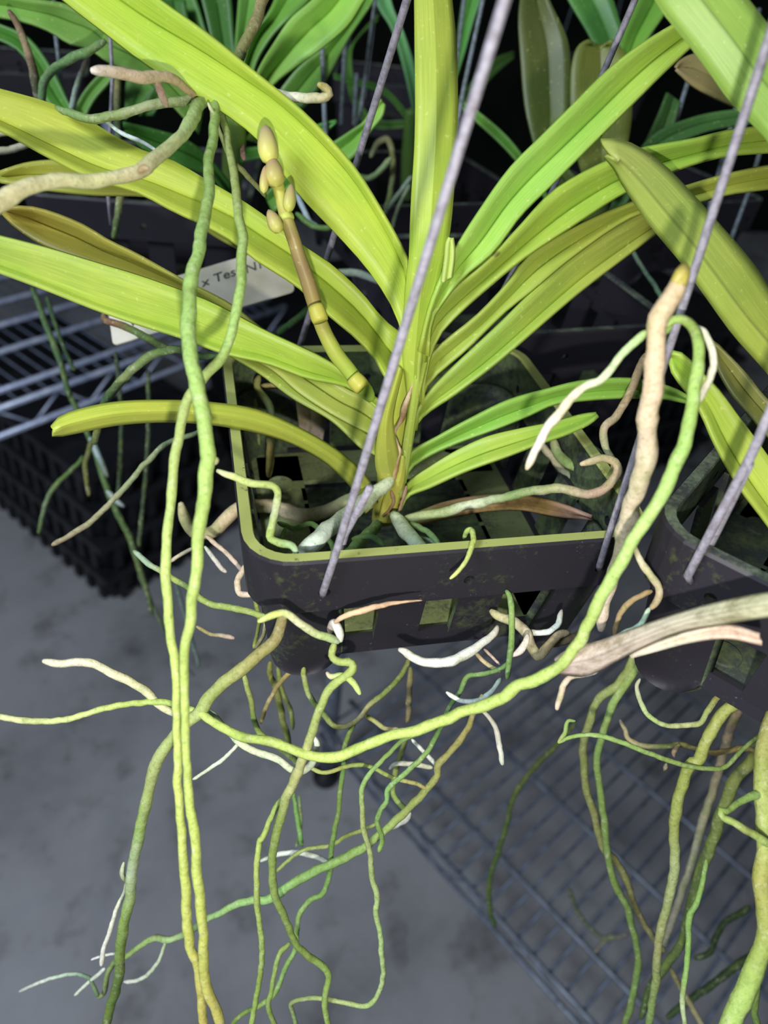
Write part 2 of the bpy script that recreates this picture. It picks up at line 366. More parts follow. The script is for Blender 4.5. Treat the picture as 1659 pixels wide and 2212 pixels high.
def build_basket(label, loc, yaw, mats):
    mo, mt, mi, mp = mats
    E = empty('hanging_basket', (loc[0], loc[1], loc[2] - HB), label, 'basket', None, yaw)
    zz = HB
    # rim band: outer wall, underside, inner wall, lip
    prof = [(0.0006, zz), (0, zz - .0012), (.0008, zz - .012), (.0016, zz - .0255), (.0040, zz - .0255), (.0042, zz - .004), (.0048, zz - .0012), (.0044, zz)]
    v, f, n = loft(prof)
    mid = []
    for i in range(len(prof)): mid += [{0: 0, 1: 0, 2: 0, 3: 0, 4: 2, 5: 2, 6: 1, 7: 1}[i]] * n
    band = mk('rim_band', v, f, [mo, mt, mi], E, midx=mid, local=True)
    for p_ in band.data.polygons: p_.use_smooth = p_.material_index == 0 and False
    bm = bmesh.new()
    for side in range(4):
        for x in (-.048, .004, .0555):
            M4 = Matrix.Rotation(side * math.pi / 2, 4, 'Z') @ Matrix.Translation((x, -SB / 2 + .002, zz - .0158)) @ Matrix.Rotation(math.pi / 2, 4, 'X')
            bmesh.ops.create_cone(bm, cap_ends=True, segments=14, radius1=.0021, radius2=.0021, depth=.02, matrix=M4)
    cm = bpy.data.meshes.new('cut'); bm.to_mesh(cm); bm.free(); co = bpy.data.objects.new('cut', cm); COL.objects.link(co); co.parent = E
    md = band.modifiers.new('holes', 'BOOLEAN'); md.object = co; md.operation = 'DIFFERENCE'; md.solver = 'EXACT'
    bpy.context.view_layer.update()
    nm = bpy.data.meshes.new_from_object(band.evaluated_get(bpy.context.evaluated_depsgraph_get()))
    band.modifiers.clear(); band.data = nm; bpy.data.objects.remove(co)
    for side in range(4):
        R3 = Matrix.Rotation(side * math.pi / 2, 4, 'Z')
        def put(name, v, f, m, smooth=False, mid=None):
            v = [tuple(R3 @ Vector(p)) for p in v]; return mk(name, v, f, m, E, smooth=smooth, local=True, midx=mid)
        for x0 in (-.026, .0045):
            y = -SB / 2; t0, t1 = .0050, .0105
            v = [(x0, y + t0, zz - .020), (x0 + .0175, y + t0, zz - .020), (x0 + .0175, y + t0 + .0022, zz - .020), (x0, y + t0 + .0022, zz - .020),
                 (x0, y + t1, .0), (x0 + .0175, y + t1, .0), (x0 + .0175, y + t1 + .0022, .0), (x0, y + t1 + .0022, .0)]
            f = [(0, 3, 2, 1), (4, 5, 6, 7), (0, 1, 5, 4), (1, 2, 6, 5), (2, 3, 7, 6), (3, 0, 4, 7)]
            put('slat', v, f, [mo, mi], False, [0, 0, 0, 1, 1, 1])
        # bottom rail and plate strip of this side
        v, f = boxv(-.044, .044, -SB / 2 + .0098, -SB / 2 + .0124, .0, .0085); put('bottom_rail', v, f, mo)
        v, f = boxv(-.060, .060, -SB / 2 + .0124, -SB / 2 + .036, .0035, .0060); put('bottom_plate', v, f, mp)
        # raised disc at the corner of the plate
        M4 = Matrix.Translation((-.0365, -SB / 2 + .0245, .0062)); bm = bmesh.new()
        bmesh.ops.create_cone(bm, cap_ends=True, segments=20, radius1=.0064, radius2=.0060, depth=.0014, matrix=M4)
        put('disc', [tuple(q.co) for q in bm.verts], [[q.index for q in p.verts] for p in bm.faces], mp); bm.free()
        # corner foot: tongue wrapped round the corner
        Lh = .0150; rc = .0125; ns = 18; nzz = 7; vo = []; arc = rc * math.pi / 4
        def pathpt(s, ins):
            hw = SB / 2 - ins; r = rc
            sg = 1 if s >= 0 else -1; t = abs(s); cx = -hw + r; cy = -hw + r
            if t <= arc:
                an = math.radians(225) + sg * t / r; return (cx + r * math.cos(an), cy + r * math.sin(an))
            e = t - arc
            return (cx + e, -hw) if sg > 0 else (-hw, cy + e)
        for thk in (0, .0022):
            for i in range(nzz):
                for j in range(ns):
                    s = (-1 + 2 * j / (ns - 1)) * (Lh + arc); q = abs(s) / (Lh + arc)
                    zb = -.0125 + .0135 * max(0, (q - .35) / .65) ** 2.6 ; zt = zz - .020
                    z = zt + (zb - zt) * i / (nzz - 1); ins = .0048 + .0062 * (zt - z) / .052 + thk
                    x, y = pathpt(s, ins); vo.append((x, y, z))
        f = []; mid = []; o2 = nzz * ns
        for i in range(nzz - 1):
            for j in range(ns - 1):
                f.append((i * ns + j, (i + 1) * ns + j, (i + 1) * ns + j + 1, i * ns + j + 1)); mid.append(0)
                f.append((o2 + i * ns + j, o2 + i * ns + j + 1, o2 + (i + 1) * ns + j + 1, o2 + (i + 1) * ns + j)); mid.append(1)
        for j in range(ns - 1):
            for i in (0, nzz - 1): f.append((i * ns + j, i * ns + j + 1, o2 + i * ns + j + 1, o2 + i * ns + j)); mid.append(1)
        for i in range(nzz - 1):
            for j in (0, ns - 1): f.append((i * ns + j, (i + 1) * ns + j, o2 + (i + 1) * ns + j, o2 + i * ns + j)); mid.append(1)
        put('corner_foot', vo, f, [mo, mi], True, mid)
    for y in (-.0365, -.0245, -.0125, -.0005, .0115, .0235):
        v, f = boxv(-.041, .041, y, y + .0095, .0035, .0060); mk('cross_bar', v, f, mi, E, smooth=False, local=True)
    return E
def dup_basket(src, label, loc, yaw, mats=None):
    c = src.copy(); COL.objects.link(c); c.location = (loc[0], loc[1], loc[2] - HB); c.rotation_euler = (0, 0, yaw); c['label'] = label
    for ch in list(src.children):
        q = ch.copy(); COL.objects.link(q); q.parent = c
    return c
basket = build_basket('black plastic orchid basket with bright algae rim, front and centre', (.075, .075, Z0), 0, (M_blk, M_top, M_in, M_plate))
yr = math.radians(-51.5)
cr = np.array([.1251, -.0182, Z0 + .0234])
ctr = cr + np.array([math.cos(yr) * .075 - math.sin(yr) * .075, math.sin(yr) * .075 + math.cos(yr) * .075, 0])
basket_r = build_basket('black orchid basket with worn grey rim, turned cornerwise, at right edge', ctr, yr, (M_blk, M_top2, M_in, M_plate2))
back = [(1225, 718, 6, 'black basket right behind the main one, under dark mottled leaves', 0),
        (290, 437, -9, 'black basket behind the bright left leaves and two green roots', 1),
        (985, 443, 10, 'black basket behind the upright centre leaf, second row', 2),
        (20, 158, 4, 'black basket far back in the upper left, rim below pale leaf', 3),
        (850, 185, -12, 'black basket far back between the grey hanging wires', 4),
        (1530, 440, 12, 'black basket behind the notched leaf, under arching leaves', 5),
        (1330, 150, -6, 'black basket far back behind the spotted leaf tips', 6)]
bks = []
for px, py, yw, lb, _ in back:
    p = onz(px, py, Z0); y_ = math.radians(yw)
    b0 = build_basket(lb, (p[0] - math.sin(y_) * .075, p[1] + math.cos(y_) * .075, Z0), y_, (M_blk2, M_top2, M_blk2, M_in)) if not bks else dup_basket(bks[0], lb, (p[0] - math.sin(y_) * .075, p[1] + math.cos(y_) * .075, Z0), y_)
    bks.append(b0)

# ------------------------------------------------------------------ hanger wires
def wire(par, pts, d, w, m=None, hook=None):
    p = P(pts); dl = np.atleast_1d(np.asarray(d, float)); dd = dl if len(dl) == len(p) else lerpl(dl if len(dl) > 1 else dl[0], len(p))
    q = W(p, dd)
    if p[-1][1] < 0 or p[-1][0] > 1659 or hook is not None and p[-1][1] < 100 : q = np.vstack([q, hook if hook is not None else q[-1] + np.array([0, 0, .3])])
    wl = np.interp(np.linspace(0, 1, len(q)), np.linspace(0, 1, len(np.atleast_1d(w))), np.atleast_1d(w)); r = wl.mean() / 2 * dd.mean() / F
    v, f = tubemesh(q, np.full(len(q), r), 8, False, False); return mk('wire', v, f, m or M_wire, par)
def hanger(label, ws, hook=None):
    q = W(np.array(P(ws[0][0])[0]), np.array(float(np.atleast_1d(ws[0][1])[0])))
    E = empty('basket_hanger', tuple(q), label, 'wire')
    for a in ws: wire(E, *a, hook=hook)
    return E
hanger('grey wire hanger of the main basket, its nearest strand crossing the centre', [
    ('696,1288 699,1276 722,1207 1140,-163', (.2560, .2490, .2385, .138), 19), ('699,1281 722,1240 747,1152 800,1052', (.2570, .262, .252, .229), 16),
    ('1292,1230 1296,1219 1314,1160 1692,-12', (.2790, .2705, .2600, .165), 16), ('1291,1222 1312,1180 1345,1085', (.280, .2835, .270), 12),
    ('640,772 760,385 910,-100', (.362, .318, .24), (14, 16, 17)), ('1000,795 1164,480 1410,-90', (.375, .33, .27), (12, 13, 14))], np.array([.088, -.045, Z0 + .40]))
hanger('grey wire hanger hooked through the right basket rim, strand twisted back', [
    ('1494,1260 1486,1243 1514,1190 1622,985 1720,760', (.238, .2310, .2240, .199, .179), (20, 21)), ('1496,1252 1528,1188 1618,1000', (.236, .234, .2005), 20)], ctr + np.array([0, -.02, .42]))
hanger('bluish wires hanging past the pale curled root tip, upper left centre', [
    ('706,330 703,290 690,-40', .44, 11, M_wire2), ('752,330 779,240 816,-40', .50, 9, M_wire2), ('765,270 771,160', .52, 10, M_wire2), ('737,270 746,60', .56, 9, M_wire2)])
hanger('thin pair of wires hanging behind the dark left root tips', [
    ('140,250 120,70 116,-20', .46, 9, M_wire2), ('240,485 232,410 243,165 232,-20', (.40, .36), 8)])
hanger('greenish grey wires right of the upright leaf', [
    ('982,300 1004,180 1050,-30', .46, 10, M_wire2), ('985,150 1006,-30', .52, 8, M_wire2)])
for bi, lb in ((4, 'far wire hanger above the basket between grey wires'), (6, 'far wire hanger above the basket behind the spotted leaf tips')):
    q = np.array(bks[bi].location) + np.array([0, 0, HB]); E = empty('basket_hanger', tuple(q), lb, 'wire')
    for sx, sy in ((-1, -1), (1, -1), (1, 1), (-1, 1)):
        p0 = q + np.array([sx * .050, sy * .0725, -.016]); p1 = q + np.array([sx * .004, sy * .004, .55])
        v, f = tubemesh(np.array([p0, p1]), np.array([.0013, .0013]), 6); mk('wire', v, f, M_wire2, E)
hanger('weathered wires behind the arching right leaves', [
    ('1448,300 1485,180 1520,60', .46, 10, M_wire2), ('1530,460 1556,360 1592,225 1640,20', .48, 10, M_wire2), ('1578,520 1615,420 1650,300', .50, 9, M_wire2)])

# ------------------------------------------------------------------ main orchid
base = W(np.array([832., 1120.]), np.array(.322))
OR = empty('orchid', tuple(base), 'large yellow-green strap-leaved orchid with a budding flower spike, in front basket', 'orchid')
YG, GR, OL = 'a5bb2c', '8db637', '98a034'
def stem(par, pts, d, w, c, name='stem', flat=.62):
    p = P(pts); n = 40; dd = lerpl(d, len(p)); C = crm(W(p, dd), n); rad = lerpl(w, n) / 2 * ((C - CAM) @ RR[2]) / F
    v, f = tubemesh(C, rad, 14, True, True); cl = colours(c, n); cc = np.vstack([np.repeat(cl, 14, 0), cl[:1], cl[-1:]])
    return mk(name, v, f, M_leaf, par, cc, uv=np.stack([np.zeros(len(v)), np.zeros(len(v))], 1))
stem(OR, '898,715 892,740 885,770 872,840 860,920 850,1000 838,1070 824,1128', (.283, .286, .290, .298, .308, .315, .321, .325), (44, 70, 76, 72, 70, 66, 58, 44), ['a9c034', 'b0bb34', 'b2b53a', 'a8a840', '8f8a3a'])
# sheaths clasping the stem (base of the fans)
leaf(OR, '835,1060 812,1010 818,930 838,860 862,790', '868,1040 862,985 852,940 848,900 868,800', (.309, .300, .292, .286, .284), .5, -.002, 0, ['9a9a3c', 'a8ac3a', 'b2ba38'], 'leaf_sheath', keel=1.0)
leaf(OR, '856,1060 868,980 878,920 888,840 905,740', '866,1075 884,1000 893,930 905,860 928,760', (.310, .303, .295, .288, .286), .5, -.0015, 0, ['8f9a44', '9aa83c', 'a6b83a'], 'leaf_sheath', keel=1.0)
leaf(OR, '818,1128 835,1060 856,1030 866,980', '850,1130 862,1080 872,1040 876,990', (.316, .311, .306, .302), .5, -.0015, 0, ['a8a03c', 'b0aa3e', 'a8a840'], 'leaf_sheath', keel=1.0)
tube(OR, '895,816 888,840 878,868 868,905 856,925 850,938 856,957 864,974 860,995 853,1018 847,1040', (.2870, .2905, .2950, .3000, .3060), (3, 7, 14, 15, 7, 12, 8, 6, 12, 15), ['b89a70', 'd4bc98', '8f7050', 'c4a888', 'd0b498', '94724e', 'c8ac88'], 'withered_seam', M_dead, tip0=True, label='brown papery seam')
tube(OR, '846,1060 850,1085 838,1105 826,1115', (.307, .310, .313), (9, 8, 6), ['a88a68', '9a7c60'], 'withered_seam', M_dead, label='brown papery seam')
tube(OR, '878,1050 870,1080 862,1104 858,1118', (.308, .311), (9, 7, 5), ['9a7c68', 'a08468'], 'withered_seam', M_dead, label='brown papery seam')

# leaves, upper left (1) clockwise
leaf(OR, '893,640 884,575 868,535 820,450 770,370 710,300 650,240 600,198 540,150 450,75 345,0 260,-70', '872,735 850,670 800,590 740,520 650,425 600,360 555,300 470,235 420,205 310,135 225,70 135,0 60,-70',
     (.276, .266, .258, .252, .246, .238, .230), (.2, .12, .12, .16, .3, .42, .48, .5), (.003, .006, .006, .005), .006, [YG, 'adc032', 'a9c530', 'b2c83c'])
leaf(OR, '868,720 830,690 780,630 715,570 655,530 550,450 450,390 370,345 310,325 250,295 175,250 100,220 0,192 -80,170', '850,840 830,810 815,780 770,730 710,680 645,620 545,555 510,525 450,490 375,455 300,415 200,385 100,335 0,280 -80,245',
     (.298, .288, .280, .272, .264, .256, .250), (.5, .45, .42, .5, .62, .75, .8, .82, .8), .006, -.004, [YG, 'a8bb32', 'acb934', 'aab034'])
leaf(OR, '560,500 440,430 330,365 210,352 130,345 60,352 0,372', '560,560 450,500 400,450 325,425 200,420 100,410 0,392', (.32, .31, .305, .30), .5, .005, 0, ['8f9a30', 'a0a238'])
leaf(OR, '840,890 780,850 700,810 600,740 500,660 393,605 291,548 235,521 175,485 75,450 12,448', '835,930 770,880 690,842 590,800 495,740 392,634 300,602 180,562 80,522 12,470 5,460', (.308, .302, .298, .295, .290), (.45, .5, .42, .4), (.004, .008, .009), .004, ['97a238', '9a9c34', '9c8a2e'])
leaf(OR, '842,920 800,865 750,840 690,800 640,775 590,755 545,735', '845,955 795,935 717,895 645,848 590,800 545,775 500,752', (.306, .300, .295, .292), .5, .004, 0, ['92a03a', 'a4ad48', '9aa63c'])
leaf(OR, '850,960 800,920 750,880 690,838 630,800 560,765 505,745', '848,1010 800,978 787,974 717,910 631,860 562,808 495,766', (.309, .304, .299, .296), .35, .003, 0, ['93a038', '8f9f36'])
leaf(OR, '850,880 800,855 750,810 700,775 575,715 500,675 450,650 385,625 300,595 200,565 100,535 0,510 -90,490', '850,920 812,878 759,838 662,816 579,785 490,765 395,730 300,700 200,665 100,625 0,588 -90,555',
     (.302, .292, .283, .276, .270, .264, .258), (.7, .8, .86, .88, .86, .84), (.003, .004, .005), .006, ['a0b634', 'a4bf36', 'a3bb3a', 'aec24a', 'a5c248'])
leaf(OR, '815,1085 795,1035 750,990 700,955 625,915 550,885 450,870 350,866 250,870 175,885 130,902 112,922', '790,1110 770,1065 745,1035 700,995 625,955 540,930 450,915 350,910 250,917 175,932 125,941 112,940',
     (.314, .305, .297, .290, .284, .278, .274), .5, -.004, .002, ['9aa038', 'a6ac36', 'b0b638', 'b8c03c', 'bac840'], notch=.001, keel=.92)
# upright leaf
leaf(OR, '884,880 874,815 868,750 872,680 878,600 883,560 886,480 890,400 895,325 897,250 896,120 895,0 894,-90', '892,880 912,815 926,750 938,660 952,600 962,560 967,520 972,490 980,400 985,320 987,250 985,100 975,0 968,-90',
     (.2955, .282, .268, .256, .252, .250, .250, .250, .252), .5, -.002, .002, ['a0b030', 'a4bc30', 'a8b83a', 'adb838'], keel=.97)
leaf(OR, '955,610 962,560 966,525 972,513', '975,600 980,560 980,535 976,514', (.262, .260, .258), .5, .002, 0, 'b9c860')
# right side
leaf(OR, '905,760 930,660 950,607 980,545 1040,450 1105,360 1170,295 1245,220 1310,155 1380,100 1455,55 1520,20', '928,770 935,690 960,650 1000,600 1065,545 1125,465 1190,400 1245,345 1310,280 1370,220 1450,140 1510,85 1570,40',
     (.280, .268, .264, .262, .260, .258, .258, .256), (.5, .5, .52, .56, .58, .6), (.002, .006, .007, .006), .004, ['a8b838', '9cc446', '98c44c', 'a0c044', 'a4bc3c'])
leaf(OR, '900,860 905,770 922,690 980,625 1040,575 1110,505 1190,418 1255,376 1320,345 1388,321 1496,302 1578,282 1627,276 1700,268', '915,880 922,810 928,780 950,725 995,675 1055,620 1130,558 1230,492 1350,415 1430,380 1491,356 1570,336 1659,329 1720,325',
     (.292, .276, .270, .266, .266, .268, .272), (.5, .6, .62, .6, .5), (.002, .006, .006, .004), .006, ['a0ae3c', '9cb038', '9ab634', '92b236', '94a032'])
leaf(OR, '893,900 905,830 927,771 1033,680 1090,620 1140,555 1250,487 1368,437 1482,403 1565,378 1659,358 1720,350', '898,930 910,860 927,827 1005,758 1093,672 1140,635 1250,545 1383,460 1511,437 1570,420 1659,408 1720,400',
     (.298, .284, .278, .278, .280, .284), (.5, .55, .6, .5), .004, .004, ['99a83a', '9cae38', 'a0a83a', '98a034'])
leaf(OR, '888,960 905,880 943,830 1087,692 1140,640 1250,540 1383,462 1450,430', '884,985 899,915 985,850 1068,787 1193,680 1250,632 1350,555 1430,495',
     (.303, .290, .284, .284, .286), (.6, .75, .74, .7), (.003, .005, .005), .005, ['98a83a', '93b03a', 'a0b03e', '9a9c3c'])
leaf(OR, '870,1040 886,981 943,946 1015,906 1099,865 1178,843 1256,824 1350,818 1410,826 1470,848 1500,868', '870,1062 883,1015 927,984 990,956 1068,928 1146,896 1193,874 1256,865 1350,859 1430,860 1500,872',
     (.312, .304, .300, .300, .302, .306), (.5, .55, .6, .6), .005, .004, ['8aa83a', '85b43e', '82ac3a', '7ea03a'])
leaf(OR, '862,1090 880,1044 927,1009 990,971 1052,943 1131,924 1193,912 1256,896 1288,893', '862,1105 880,1072 927,1053 1005,1018 1099,984 1162,959 1225,937 1272,915 1292,898',
     (.314, .306, .300, .298, .300), (.5, .6, .62, .5), .004, -.003, ['9ab03c', 'a2bc3e', '9cb53a', '8fb440'])
leaf(OR, '856,1120 900,1108 960,1086 1060,1070 1140,1072 1200,1085 1278,1116', '862,1130 900,1132 980,1117 1050,1104 1130,1102 1200,1116 1280,1121', (.318, .308, .302, .298), .6, .003, .003, ['8a8a4a', '8d6f48', '9a8258', '6f5a30', 'a98a80'], 'withered_leaf', mat=M_dead, label='withered brown and white leaf')

leaf(OR, '632,850 640,930 634,975 628,1016', '712,850 700,930 694,975 690,1014', (.402, .400, .398), .5, .003, 0, ['6a6440', '8a8058', 'e0d0cc', '8a8450'], 'withered_leaf', mat=M_dead, label='pale withered leaf behind the back slats')

# flower spike
FS = tube(OR, '803,864 790,845 775,828 752,798 730,770 712,740 700,715 690,690 682,665 665,610 648,560 635,520 620,475 608,430 596,385 586,345 578,305', (.287, .278, .270, .262, .254, .250, .248), (34, 33, 34, 31, 33, 30, 29, 26, 20), ['98b83a', 'a8c040', 'b4bc44', 'a8904e', '9c7c52', 'a89450', 'c4c64e', 'cac852'], 'flower_spike', M_leaf, wob=.15, seg=12)
def ring(px, d, w, h, ang, c):
    n = 6; ca_, sa_ = math.cos(ang), math.sin(ang); pts = np.array([[px[0] + sa_ * s * h, px[1] - ca_ * s * h] for s in np.linspace(-.5, .5, n)])
    C = W(pts, np.full(n, d)); v, f = tubemesh(C, np.array([.95, 1.06, 1.08, 1.06, 1.03, .97]) * w / 2 * d / F, 12, False, False)
    mk('bract', v, f, M_leaf, FS, colours(c, len(v)), uv=np.zeros((len(v), 2)))
ring((773, 827), .2775, 37, 32, -.75, 'c0bc44'); ring((687, 678), .263, 35, 36, -.33, 'bdb844'); ring((619, 470), .2525, 31, 14, -.25, 'c4c656')
blob(FS, (578, 312), .2465, 44, 86, -.12, 'd2d45c', tipc='a98d78')
blob(FS, (592, 372), .2465, 42, 66, -.15, 'c4bc54', tipc='a07c6c')
blob(FS, (571, 388), .2455, 20, 60, .05, 'c8c45c', tipc='b08c74')
blob(FS, (626, 428), .2475, 27, 62, .12, 'c6c652', tipc='a88a70')
blob(FS, (592, 478), .248, 31, 56, -.45, 'c8c254', tipc='b08e74')

T = lambda *a, **k: tube(OR, *a, **k)
# roots: base of the stem and inside the basket
T('846,1030 838,1040 798,1074 725,1132 682,1168 653,1197 638,1216', (.306, .297, .275, .258, .254), (26, 34, 36, 34, 38, 38), ['c6d2a8', 'cad6b4', 'd2dcc4', 'cfdccc', 'c8dac8'], tip1=False, label='thick pale root over the rim')
T('846,1108 856,1122 870,1139 906,1179 935,1215', (.306, .300, .285, .275), (34, 33, 30, 28), ['b8c49a', 'c2cfae', 'a5bfa0', '9cb89c'])
T('820,1128 800,1150 762,1186 735,1208', (.318, .300, .285), (24, 26, 24), ['5f8040', '6f9450', '5a8a4a'])
T('760,1070 718,1099 671,1114 617,1103 585,1094 545,1092 512,1100 483,1125 456,1151 425,1150 410,1138 398,1116 390,1087', (.335, .338, .338, .33, .325, .32), (26, 31, 33, 32, 28, 30, 27, 22), ['9aa868', 'c9bf90', 'cdbd95', 'cbb88e', 'c4ae82', '9c9c60', 'b0a678'])
T('469,1016 508,1031 545,1045 588,1049 599,1060 597,1088 588,1135 584,1161 602,1172 631,1179 642,1197', (.236, .238, .240, .244, .246), (14, 17, 17, 17, 18, 18, 16), ['c9d29a', 'b4c468', 'a9bd60', 'a5bb5c', 'bcc89a', '9ab64e', '8fae60', '9ac090'])
T('600,1128 617,1135 635,1143 668,1132 689,1143 715,1175 722,1195', (.30, .292, .282), (11, 13, 13, 12), ['5f8a3c', '6f9a48', '55803a'])
T('617,1140 608,1165 600,1190', (.295, .29), (9, 8), '5a8a3a'); T('760,1165 800,1158 830,1180', (.30, .295), (12, 14), '4f7a40')
T('885,1130 925,1150 950,1178', (.305, .29), (14, 13), ['7f9c50', '6f9a5a']); T('900,1160 930,1168 960,1190', (.30, .29), (9, 9), '88a890')
T('872,1122 943,1109 1005,1094 1068,1078 1146,1062 1209,1056 1256,1066 1297,1062 1322,1042 1335,1018 1328,999 1303,991 1275,997 1255,1003', (.306, .298, .294, .290, .286, .284), (18, 23, 22, 20, 20, 22, 21, 19, 15), ['a8b07a', '8a9c58', 'c4cca8', '6f9048', 'a8a878', 'a98c70', 'b59e74', 'c8b48a'])
T('1193,943 1204,976 1228,1001 1262,1018 1284,1034 1293,1060', (.33, .325, .315), (17, 22, 23, 22), ['b09a72', '8fae68', '7fa050', '8a9858', 'b4b890'])
T('1160,952 1195,990 1222,1023 1251,1039 1267,1056', (.335, .325), (16, 17), ['b8a888', 'bdb894', '8fa068'])
T('1395,765 1380,800 1365,840 1335,895 1305,925 1308,965 1325,998 1330,1030', (.30, .298, .295, .30), (15, 19, 18, 19, 15, 14), ['9a8158', 'a58c60', '9c855c', 'ab9674', '9aa070', 'a8aa80'])
T('1253,935 1280,965 1302,985', (.34,), (12, 11), ['8fae8a', '7fa070'])
T('559,813 554,832 567,855 584,880 584,930 584,971 581,1030', (.345, .34, .335), (16, 18, 17), ['a59c50', '8f9a48', '8fae78', 'a89c50', '9c9448'])
T('565,833 600,832 640,842', (.352,), (10, 9), 'b3a05a')
T('548,850 556,905 560,960', (.36, .355), (9, 8), '7a8a48')
# root stub hanging over the front rim
T('1002,1163 1008,1148 1017,1144 1023,1161 1015,1195 998,1224 973,1250', (.262, .252, .248, .246), (10, 13, 13, 10, 8), ['7fa050', 'a0b84a', '9cae48', 'b8c468', 'bcc85e'])
# front left corner roots
T('557,1343 595,1326 620,1326 645,1345 684,1370 712,1379 731,1387', (.232, .234, .238, .244, .249), (14, 17, 18, 19, 17), ['adc44e', 'b4c65c', 'cfcfa0', 'c6cc90', 'a9c46e', 'b8ceaa'])
T('735,1386 731,1359 723,1345 716,1352 712,1368', (.250, .249, .252, .258), (18, 21, 20, 14), ['c9d2c0', 'dcd4cc', 'd4c0b0', 'b8a090'])
T('722,1345 736,1334 778,1320 817,1309 873,1300 912,1297', (.2485, .247, .247, .248), (10, 13, 14, 11, 6, 3), ['c9a98a', 'd8b48e', 'd2b090', 'c8a684', 'c4a488'], mat=M_dead)
T('722,1388 719,1400 717,1417 734,1429 758,1431 763,1442 751,1456 729,1473 709,1493 689,1536 679,1569 666,1606 652,1646 639,1679 619,1722 606,1770 593,1823 588,1876 593,1929 609,1969 626,2009 639,2038 666,2065 695,2085 710,2111 702,2148 702,2181 712,2230', (.251, .252, .257, .265, .275, .285, .295, .305), (17, 19, 19, 22, 21, 19, 17, 15, 15, 14, 13), ['8fa048', '9aae50', '8a9a48', 'b8b878', '8fa44a', '84a044', '8aa64a', '7f9c40', '86a844', '8fb04c', '84a842'])
T('621,1720 602,1735 583,1772 566,1811 561,1816 556,1859 554,1916 556,1965 564,2015 566,2065 559,2125 549,2181 540,2230', (.281, .285, .292, .30), (12, 13, 13, 12, 12), ['8aa64a', 'a0b84c', '9cb050', '8aa848', '84a03e', '90b444'])
T('706,1452 714,1462 734,1459 756,1467 770,1484 778,1500', (.255, .252, .250), (12, 14, 15, 12), ['c9b49a', 'a9bf5c', 'a9c058', 'a8be60'])
T('862,1404 875,1408 895,1423 928,1431 970,1429 1000,1417 1044,1386 1068,1366 1074,1352', (.262, .258, .262, .270), (17, 20, 22, 22, 18, 14), ['d0c8b4', 'd8d6c4', 'dcdcd0', 'd8d8cc', 'd4d4c4', 'c8bca8'])
# long thick mottled root and what branches from it
T('612,1322 604,1350 595,1382 563,1410 508,1457 454,1504 434,1535 398,1568 362,1608 344,1637 325,1687 318,1715 307,1769 297,1824 286,1874 282,1932 268,1994 260,2055 259,2095 250,2138 235,2185 228,2220 215,2270', (.262, .264, .266, .272, .285, .30, .315), (26, 29, 28, 26, 24, 23, 23, 22, 20, 19), ['8a7c46', '98954e', '9aaa58', 'a2b462', '9aa860', '86a448', 'a2b48c', '86a448', '6f8c38', '55702c', '5f7c30', '33481a'])
T('427,1535 398,1528 362,1517 318,1517 235,1528 145,1553 72,1557 0,1548 -60,1530', (.268, .262, .258, .250), (13, 14, 14, 14, 13), ['a8c060', 'a5bf50', 'b4c660', 'bccc78', 'cdd490', 'c8d090'])
T('428,1540 376,1539 344,1521 307,1488 253,1459 199,1434 163,1430 134,1434 94,1429', (.270, .265, .258, .252), (14, 18, 19, 20, 19, 18), ['c8cc98', 'd0cf9c', 'cfce98', 'dcd8ac', 'dcd6b8', 'd4ccb4'])
T('450,1533 470,1553 496,1583 516,1603 559,1626 599,1639 629,1662 649,1666 672,1652 682,1629 684,1606 679,1593', (.272, .268, .266, .266), (12, 14, 16, 16, 15, 13), ['9cbca0', 'a8c4a4', 'c2cc9c', 'cbd4b0', 'd0dab8', 'ccdcc4', 'd4dcc8'])
T('516,1605 500,1622 483,1639 450,1662 416,1684', (.272, .275), (8, 9, 7), ['c4ccae', 'ccd4c0'])
# long bright green root from the loop at right to the left
T('1440,706 1452,694 1468,690 1485,696 1500,714 1511,753 1508,790 1500,843 1495,890 1482,942 1469,982 1445,1034 1419,1087 1385,1139 1359,1178 1331,1233 1297,1296 1272,1347 1247,1393 1209,1440 1162,1469 1120,1478 1086,1507 1044,1524 1002,1537 960,1556 914,1573 848,1589 782,1612 732,1632 682,1634 632,1619 583,1602 516,1589 483,1573 450,1553 427,1535', (.205, .200, .200, .203, .210, .220, .232, .240, .246, .252, .256, .260, .264), (17, 28, 31, 29, 28, 26, 27, 26, 24, 23, 22, 20, 19), ['8fae44', '8db048', '88b04a', '98b85a', '9aba58', 'a2ba56', '9cb84c', 'a0b84e', 'a9c050', 'a8c24e', 'b0c454', 'a4c04a', 'b0c654'])
T('1400,716 1390,722 1365,745 1340,770 1318,800 1295,822 1270,832 1245,850 1215,884 1185,920 1165,955 1150,985 1138,1014', (.204, .207, .210, .214, .216), (20, 18, 18, 19, 21, 22, 20, 15), ['9cba6a', 'a5c47e', 'b0c890', 'c4d0a4', 'cfc8a2', 'd0c4a0', 'd8d0b8', 'd8d2c0', 'cdb898'])
T('1452,694 1440,712 1420,722 1400,716', (.206, .206, .205), (16, 15, 18), '8fb050')
T('1504,706 1520,714 1533,740 1541,775 1538,805 1525,835 1510,868', (.207, .206, .205, .206), (13, 16, 17, 17, 15), ['cdd4b0', 'd4d2b4', 'd8cfb0', 'd8d2b8', 'd2ccb4'])
